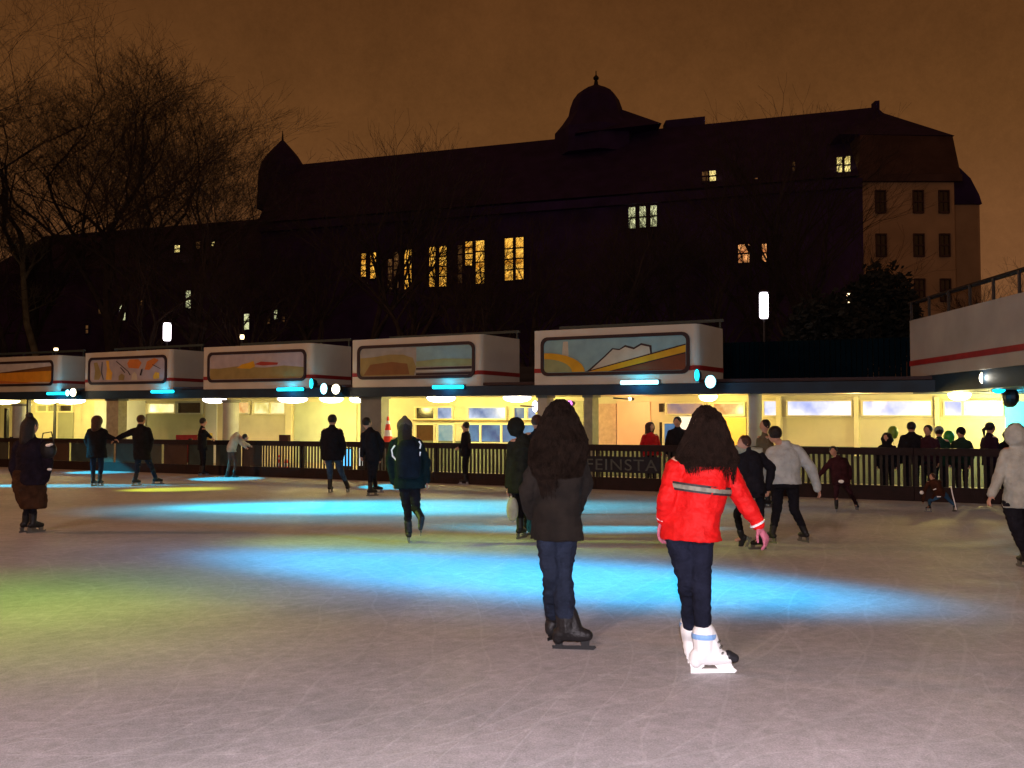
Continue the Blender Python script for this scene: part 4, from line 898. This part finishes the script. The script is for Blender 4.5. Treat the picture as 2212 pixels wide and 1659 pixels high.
HR = [(877, 1516, 1532, .03, 0), (883, 1508, 1543, .06, 0), (894, 1500, 1554, .09, 0), (912, 1494, 1564, .11, 0), (935, 1483, 1572, .115, 0), (956, 1474, 1579, .115, -.01), (975, 1466, 1587, .11, -.03), (990, 1464, 1592, .10, -.05), (1000, 1474, 1592, .08, -.07), (1008, 1490, 1584, .05, -.085)]
hr_ = mat('long_dark_brown_hair', (.011, .0055, .0035), .8, .45, 25, .3, 110, spec=.08); pxloft('hair', HR, d, 0, hr_, t, .010); strands(t, HR, d, 1000, hr_, 9, .0028)
# belt, skate trim
g = MB(); 
def belt(z0, z1, w, dp, m, name):
    g = MB(); n = 28; vs = []; c = P(1509, 1053, d); sdd = Vector((1, -.12, -.12)).normalized(); fd_ = Vector((.12, 1, 0)).normalized()
    for zz in (z0, z1):
        for rf in (1.0, .93):
            for i in range(n):
                a = 2*math.pi*i/n; vs.append(c + sdd*math.cos(a)*w*rf + fd_*math.sin(a)*dp*rf + Vector((0, 0, zz)))
    fs = []
    for i in range(n):
        q = (i+1) % n; fs += [(i, q, 2*n+q, 2*n+i), (n+q, n+i, 3*n+i, 3*n+q), (2*n+i, 2*n+q, 3*n+q, 3*n+i), (q, i, n+i, n+q)]
    g.add(vs, fs); return g.build(name, m, t)
belt(-.026, .026, .205, .176, mat('black_belt_webbing', (.02, .018, .02), .6, .2, 20), 'belt'); belt(-.013, .013, .209, .180, mat('silver_reflective_band', (.20, .19, .15), .6, .3, 30), 'reflective_band')
trim = mat('light_blue_skate_trim', (.22, .42, .75), .5, .1); blk = mat('black_skate_toe', (.02, .02, .025), .5)
for s in 'LR':
    an = j['an'+s]; kx = j['toe'+s].copy(); kx.z = 0; kx.normalize(); dn = Vector((0, 0, -1)); sv = kx.cross(dn).normalized()
    g = MB(); g.cap(an+Vector((0, 0, .06)), .070, an+Vector((0, 0, .105)), .074, 14); skin_obj(g, 'boot_cuff', wskate, t, .008, 1)
    g = MB(); g.lathe(an+Vector((0, 0, .075)), [(.076, 0), (.080, .014), (.078, .032)], 18)
    g.build('cuff_trim', trim, t)
    g = MB(); g.cap(an+kx*.150+dn*.035, .040, an+kx*.185+dn*.045, .030, 10); skin_obj(g, 'toe_cap', blk, t, .006, 1)
    a0 = an - kx*.11
    def hp(pts, th): g.prism([a0 + kx*x + dn*z - sv*th/2 for x, z in pts], sv*th)
    a0 = an - kx*.085
    g = MB(); hp([(0, .142), (.27, .134), (.285, .118), (.27, .108), (.0, .112)], .022); hp([(.0, .114), (.055, .114), (.085, .095), (.075, .06), (-.01, .06)], .036); hp([(.17, .112), (.27, .110), (.25, .08), (.25, .055), (.14, .055), (.15, .09)], .036); hp([(.02, .084), (.235, .084), (.235, .058), (.02, .058)], .05)
    g.build('blade_holder', wskate, t)
    for q in range(3):
        g = MB(); z = .06 - q*.034; x = .080+q*.012; g.tube([an+kx*x+Vector((0,0,z))-sv*.05, an+kx*(x+.018)+Vector((0,0,z)), an+kx*x+Vector((0,0,z))+sv*.05], .007, 6); g.build('lace', M_dgrey, t)
for s in 'LR':
    w = j['wr'+s]; dr = (w-j['el'+s]).normalized(); g = MB(); u_ = dr.orthogonal().normalized(); v_ = dr.cross(u_)
    ring = [w + u_*math.cos(a)*.043 + v_*math.sin(a)*.043 for a in [q*math.pi/8 for q in range(17)]]; g.tube(ring, .008, 6); g.build('reflective_cuff', mat('silver_cuff', (.85, .82, .85), .25, 0, metal=.2), t)
# --- backpack skater
tealj = cloth('dark_teal_jacket', (.005, .013, .015), .3)
t, j, f, sd, k, d = person('skater with knitted pompom hat and backpack with pale piping, one foot lifted behind', 876, 903, 1171, 100, jac=tealj, tro=M_black, J={'head': (874, 926), 'shL': (852, 952), 'shR': (902, 952), 'elL': (842, 995), 'elR': (920, 995), 'wrL': (850, 1040), 'wrR': (922, 1038),
   'hipL': (872, 1040), 'hipR': (896, 1040), 'knL': (880, 1100), 'knR': (898, 1098, -.1), 'gL': (884, 1171), 'anR': (910, 1118, -.35), 'toR': (906, 1145, -.5)}, hair='long', hat=(cloth('grey_knit', (.10, .09, .08)), 'pompom'), bulk=1.12, vox=.012)
g = MB(); bp_ = (j['chest']*.75+j['waist']*.25) - f*.20*k; g.loft([(bp_+Vector((0, 0, z)), sd*w, f*dp) for z, w, dp in ((-.27, .10, .05), (-.24, .15, .09), (-.05, .17, .11), (.15, .15, .10), (.24, .09, .06))]); bpk = skin_obj(g, 'backpack', cloth('dark_blue_grey_pack', (.007, .010, .016)), t, .012, 2)
for pts in ([(853, 962), (846, 972), (848, 985), (856, 994)], [(860, 997), (864, 1003), (867, 1012)], [(905, 953), (909, 960), (907, 969)], [(908, 976), (905, 988), (901, 1001)]):
    g = MB(); g.tube([P(x, y, d-.20) for x, y in pts], .011, 6); g.build('reflective_piping', mat('white_reflective_piping', (.95, .95, .95), .3, 0), bpk)
# --- other skaters
grey = cloth('pale_grey_jacket', (.40, .42, .40), .2); scarf = cloth('pale_scarf', (.30, .30, .22), .2)
person('man in dark jacket and blue jeans standing with legs apart, back turned', 717, 895, 1064, 80, jac=M_black, tro=M_jeanm, J={'elL': (696, 962), 'elR': (742, 962), 'wrL': (700, 990), 'wrR': (738, 990), 'knL': (713, 1025), 'knR': (738, 1022), 'gL': (714, 1064), 'gR': (752, 1063)}, bulk=1.15, hem=.58)
person('dark clothed skater leaning forward beside the dark square column', 799, 902, 1070, 40, J={'head': (793, 914), 'shL': (786, 936), 'shR': (812, 934), 'elL': (784, 965), 'elR': (826, 958), 'wrL': (782, 985, -.1), 'wrR': (822, 988), 'hipL': (800, 985), 'hipR': (812, 985), 'knL': (800, 1026), 'knR': (808, 1028), 'gL': (801, 1071), 'gR': (812, 1064)}, bulk=1.15, hem=.56)
t, j, f, sd, k, d = person('woman in dark coat and long brown skirt with hair bun at the left edge', 66, 890, 1150, 60, jac=cloth('dark_plum_coat', (.012, .008, .014), .4), J={'head': (67, 920), 'shL': (40, 958), 'shR': (90, 956), 'elL': (30, 1010), 'elR': (104, 1000), 'wrL': (40, 1045), 'wrR': (98, 1035), 'knL': (60, 1085), 'knR': (72, 1085), 'gL': (60, 1149), 'gR': (76, 1150)}, hair='bun', bulk=1.3, hem=.60, leg=1.05, vox=.013)
pxloft('skirt', [(1015, 30, 95, .17, 0), (1050, 28, 98, .20, 0), (1080, 38, 100, .20, 0), (1098, 48, 98, .18, 0)], d, 0, cloth('brown_skirt_wool', (.045, .020, .010), .4), t, .014)
g = MB(); c = P(103, 972, d-.05); g.ell(c, .13, .09, .13); hb_ = skin_obj(g, 'handbag', M_boot, None, .012, 2); tag(hb_, 'black shiny handbag hanging on the left woman\'s arm', 'handbag')
hbt = MB(); hbt.tube([c+Vector((-.10, 0, .08)), c+Vector((-.07, 0, .24)), c+Vector((.05, 0, .26)), c+Vector((.09, 0, .08))], .010, 6); hbt.build('strap', M_boot, hb_)
for (x, y, s_) in ((104, 962, .022), (110, 960, .018), (107, 1014, .02)):
    g = MB(); g.ell(P(x, y, d-.18), s_*1.8, s_, s_); g.build('buckle', mat('chrome_buckle', (.9, .9, .9), .2, 0, metal=.2), hb_)
person('dark coated woman holding hands with the man beside her', 209, 898, 1050, 85, jac=M_black, tro=M_jean, hair='big', hairm=M_hairr, J={'elL': (188, 950), 'wrL': (196, 975), 'elR': (230, 942), 'wrR': (246, 948), 'gL': (204, 1050), 'gR': (218, 1050)}, bulk=1.3, hem=.60)
person('man in dark jacket reaching out to the woman on his left', 303, 896, 1049, 60, tro=M_jean, hairm=M_hairr, J={'shL': (288, 928), 'shR': (319, 926), 'elL': (268, 940), 'wrL': (250, 950), 'elR': (326, 950), 'wrR': (322, 975), 'hipL': (298, 980), 'hipR': (314, 980), 'knL': (298, 1012), 'knR': (328, 1010), 'gL': (294, 1049), 'gR': (339, 1046)}, bulk=1.25, hem=.60)
person('person in black with a tall hood standing at the far fence', 437, 902, 1028, 30, J={'elR': (450, 940), 'wrR': (456, 945)}, bulk=.95)
person('person in a pale top bending over the far fence', 502, 928, 1031, 10, jac=cloth('cream_top', (.45, .42, .34), .15), tro=cloth('taupe_trousers', (.09, .06, .05), .3), J={'head': (530, 945), 'shL': (505, 942), 'shR': (516, 940, .1), 'elL': (522, 958), 'elR': (528, 958, .1), 'wrL': (530, 965), 'wrR': (538, 962, .1), 'hipL': (497, 968), 'hipR': (503, 968), 'knL': (496, 1000), 'knR': (508, 1000), 'gL': (492, 1031), 'gR': (507, 1031)}, bulk=1.25, skates=False)
person('dark slim person in profile standing at the slatted fence', 1007, 911, 1046, 170, J={'shL': (1002, 936), 'shR': (1011, 936, .2), 'elL': (999, 960), 'elR': (1012, 965, .2), 'wrL': (992, 965), 'wrR': (998, 968, .2)}, bulk=1.0)
t, j, f, sd, k, d = person('hooded skater in dark clothes left of the frizzy haired woman', 1122, 898, 1162, 60, jac=cloth('dark_green_brown_jacket', (.014, .014, .011), .4), J={'head': (1116, 921), 'shL': (1108, 955), 'shR': (1150, 955), 'elL': (1102, 1005), 'elR': (1165, 1005), 'wrL': (1098, 1050), 'wrR': (1150, 1050), 'knL': (1124, 1100), 'knR': (1140, 1100), 'gL': (1123, 1162), 'gR': (1138, 1155)}, hood=True, bulk=1.15, hem=.62, vox=.013)
g = MB(); c = P(1107, 1100, d-.1); g.ell(c, .085, .06, .17); b_ = skin_obj(g, 'bag', cloth('pale_bag_cloth', (.36, .34, .26), .2), None, .012, 2); tag(b_, 'pale oval bag hanging below the hooded skater\'s hand', 'bag')
g = MB(); g.tube([c+Vector((-.03, 0, .14)), j['wrL']+Vector((0, 0, -.05)), c+Vector((.04, 0, .14))], .007, 6); g.build('strap', M_black, b_)
person('auburn haired person mostly hidden behind the frizzy haired woman', 1160, 896, 1110, 80, hairm=M_hairr, bulk=.9)
t, j, f, sd, k, d = person('child in black with a pale scarf bending with curved arm', 1615, 942, 1182, 200, J={'head': (1607, 958), 'shL': (1595, 985), 'shR': (1640, 980), 'elL': (1592, 1030), 'elR': (1667, 1012), 'wrL': (1600, 1062), 'wrR': (1660, 1055), 'hipL': (1615, 1060), 'hipR': (1640, 1060), 'knL': (1592, 1110), 'knR': (1642, 1115), 'anL': (1602, 1162, .15), 'toL': (1590, 1185, .2), 'gR': (1640, 1185)}, hairm=M_hairr, bulk=1.25, hem=.56, vox=.013)
g = MB(); g.cap(j['shL']+Vector((-.02, 0, .08)), .06, j['shR']+Vector((0, 0, .03)), .055); skin_obj(g, 'scarf', scarf, t, .012, 2)
person('person in pale grey jacket leaning forward on dark legs', 1690, 918, 1170, 110, jac=grey, J={'head': (1673, 939), 'neck': (1685, 958), 'shL': (1668, 972), 'shR': (1722, 968), 'elL': (1655, 1005), 'elR': (1752, 1012), 'wrL': (1660, 1040, .2), 'wrR': (1766, 1055), 'hipL': (1680, 1045), 'hipR': (1712, 1045), 'knL': (1678, 1105), 'knR': (1715, 1100), 'gL': (1665, 1172), 'gR': (1736, 1170)}, bulk=1.38, hem=.50, leg=1.15, vox=.013)
person('person with tan face behind the grey jacketed skater', 1652, 908, 1095, 200, jac=cloth('olive_tan_jacket', (.10, .08, .05), .3), J={'head': (1652, 920)}, bulk=.9)
t, j, f, sd, k, d = person('small child in dark red skating with legs and arm stretched apart', 1812, 962, 1105, 250, jac=cloth('dark_red_child_coat', (.035, .010, .012), .4), tro=cloth('dark_maroon_trousers', (.030, .010, .014), .4), J={'head': (1800, 974), 'shL': (1796, 994), 'shR': (1824, 992), 'elL': (1782, 1012), 'elR': (1834, 1012), 'wrL': (1768, 1028), 'wrR': (1836, 1032), 'hipL': (1808, 1042), 'hipR': (1824, 1042), 'knL': (1806, 1068), 'knR': (1838, 1065), 'gL': (1804, 1105), 'gR': (1847, 1101)}, bulk=1.3, hsc=1.1, vox=.012)
g = MB(); g.ell(P(1817, 1040, d-.2), .05, .012, .03); g.build('reflector', mat('white_reflector', (.95, .95, .9), .3, 0), t)
t, j, f, sd, k, d = person('child crouching on the ice beside the fence with blue trousers', 2020, 1015, 1102, 200, jac=cloth('rust_child_jacket', (.05, .018, .010), .4), tro=cloth('blue_child_trousers', (.03, .08, .15), .3), d=17.9, J={'head': (2014, 1030), 'shL': (2004, 1042), 'shR': (2028, 1040), 'elL': (1996, 1062), 'elR': (2022, 1066), 'wrL': (1994, 1082), 'wrR': (2010, 1084), 'hipL': (2024, 1072), 'hipR': (2040, 1066), 'knL': (2008, 1082), 'knR': (2050, 1080), 'gL': (2004, 1106), 'gR': (2060, 1104)}, hairm=M_hairr, bulk=1.5, hsc=1.35, leg=1.3, vox=.012)
for pts in ([(2054, 1050), (2058, 1070), (2062, 1085), (2066, 1102)], [(2016, 1058), (2022, 1056)], [(2024, 1073), (2032, 1073)]):
    g = MB(); g.tube([P(x, y, d-.15) for x, y in pts], .010, 6); g.build('reflective_stripe', mat('white_reflective_stripe', (.95, .95, .95), .3, 0), t)
g = MB(); g.ell(P(1991, 1064, d-.1), .035, .03, .035); g.build('reflector', mat('white_reflector', (.95, .95, .9), .3, 0), t)
person('person in a pale coat with hood at the right edge', 2196, 905, 1226, 95, jac=cloth('pale_beige_coat', (.34, .33, .27), .2), tro=M_black, hood=True, J={'head': (2192, 938), 'shL': (2174, 975), 'shR': (2236, 975), 'elL': (2158, 1030), 'elR': (2250, 1030), 'wrL': (2142, 1068, -.05), 'wrR': (2250, 1085), 'hipL': (2186, 1085), 'hipR': (2226, 1085), 'knL': (2200, 1150), 'knR': (2230, 1150), 'gL': (2210, 1226), 'gR': (2246, 1226)}, hem=.54, bulk=1.15, leg=1.3, vox=.012)
# --- spectators behind the fence
def spec(label, cx, top, face, off=.6, **kw):
    d = dl(cx, FO - off); foot = P(0, 0, 1).z; y = 918 + (1.55-.045)*F/d
    return person(label, cx, top, y, face, d=d, skates=False, group='spectators behind the fence', zf=.045, **kw)
spec('woman with red scarf and auburn hair behind the fence', 1405, 912, -70, jac=cloth('bright_red_coat', (.40, .012, .015), .3), hair='big', hairm=M_hairr, bulk=1.05)
spec('dark figure behind the fence left of the red jacketed woman', 1464, 900, 250, bulk=1.2)
spec('spectator with huge dark hood bent over the fence', 1917, 938, 240, hood=True, hsc=1.5, bulk=1.35)
spec('broad man in dark jacket among the spectators', 1970, 911, 80, bulk=1.35)
spec('spectator with tan face between the broad man and the grey hat', 2006, 918, 230, jac=cloth('dark_maroon_jacket', (.030, .010, .016), .3), bulk=1.1)
spec('spectator with a pale grey woollen hat', 2030, 922, 80, off=.9, jac=cloth('bottle_green_jacket', (.010, .030, .018), .3), hat=(cloth('pale_grey_wool', (.22, .24, .22)), 'beanie'), bulk=1.1)
spec('spectator in flat cap and dark green coat looking left', 2078, 924, 215, jac=cloth('dark_green_coat', (.010, .022, .016), .3), hat=(M_black, 'peak'), bulk=1.3)
spec('spectator with ponytail in a dark purple coat looking right', 2139, 912, 10, jac=cloth('dark_purple_coat', (.018, .008, .018), .3), hair='tail', bulk=1.1)
spec('short dark spectator beside the pale coated person', 2176, 930, 60, bulk=1.2)
for x, y, c_, lb in ((1929, 934, (.16, .26, .03), 'lime balloon above the huge dark hood'), (2050, 944, (.02, .20, .03), 'bright green balloon behind the grey woollen hat')):
    dd = dl(x, FO-1.6); c = P(x, y, dd); t = tag(empty('balloon', c), lb, 'balloon'); g = MB(); g.ell(c, .115, .115, .15); g.cap(c-Vector((0,0,.15)), .012, c-Vector((0,0,.18)), .02, 6); g.build('envelope', mat('green_latex', c_, .35, .05), t, True)
    g = MB(); g.tube([c-Vector((0, 0, .18)), c-Vector((-.05, 0, .5)), c-Vector((0, 0, .9))], .004, 4); g.build('string', M_dgrey, t)
# ------------------------------------------------------------------ bake the body surfaces
bpy.context.view_layer.update(); dg = bpy.context.evaluated_depsgraph_get()
new = [bpy.data.meshes.new_from_object(o.evaluated_get(dg)) for o in pending]
from mathutils import noise as mn
for o, me in zip(pending, new):
    if o.name.split('.')[0] in ('jacket', 'trousers', 'skirt', 'glove', 'scarf'):
        sd_ = Vector((hash_ := (len(me.vertices) % 97), 0, 0)); near = len(me.vertices) > 14000
        co = [v.co.copy() for v in me.vertices]; nr = [v.normal.copy() for v in me.vertices]; flat = []
        tr_ = o.name.startswith('trousers'); am = .010 if o.name[0] in 'jst' else .002
        for c_, n__ in zip(co, nr):
            h = mn.noise(Vector((c_.x*5, c_.y*5, c_.z*(16 if tr_ else 9))) + sd_)*1.0 + mn.noise(Vector((c_.x*14, c_.y*14, c_.z*26)) + sd_)*.45
            h = 1 - abs(h)*1.8
            flat += list(c_ + n__*am*(h-.5))
        me.vertices.foreach_set('co', flat)
    o.modifiers.clear(); o.data = me; me.polygons.foreach_set('use_smooth', [True]*len(me.polygons)); me.update()
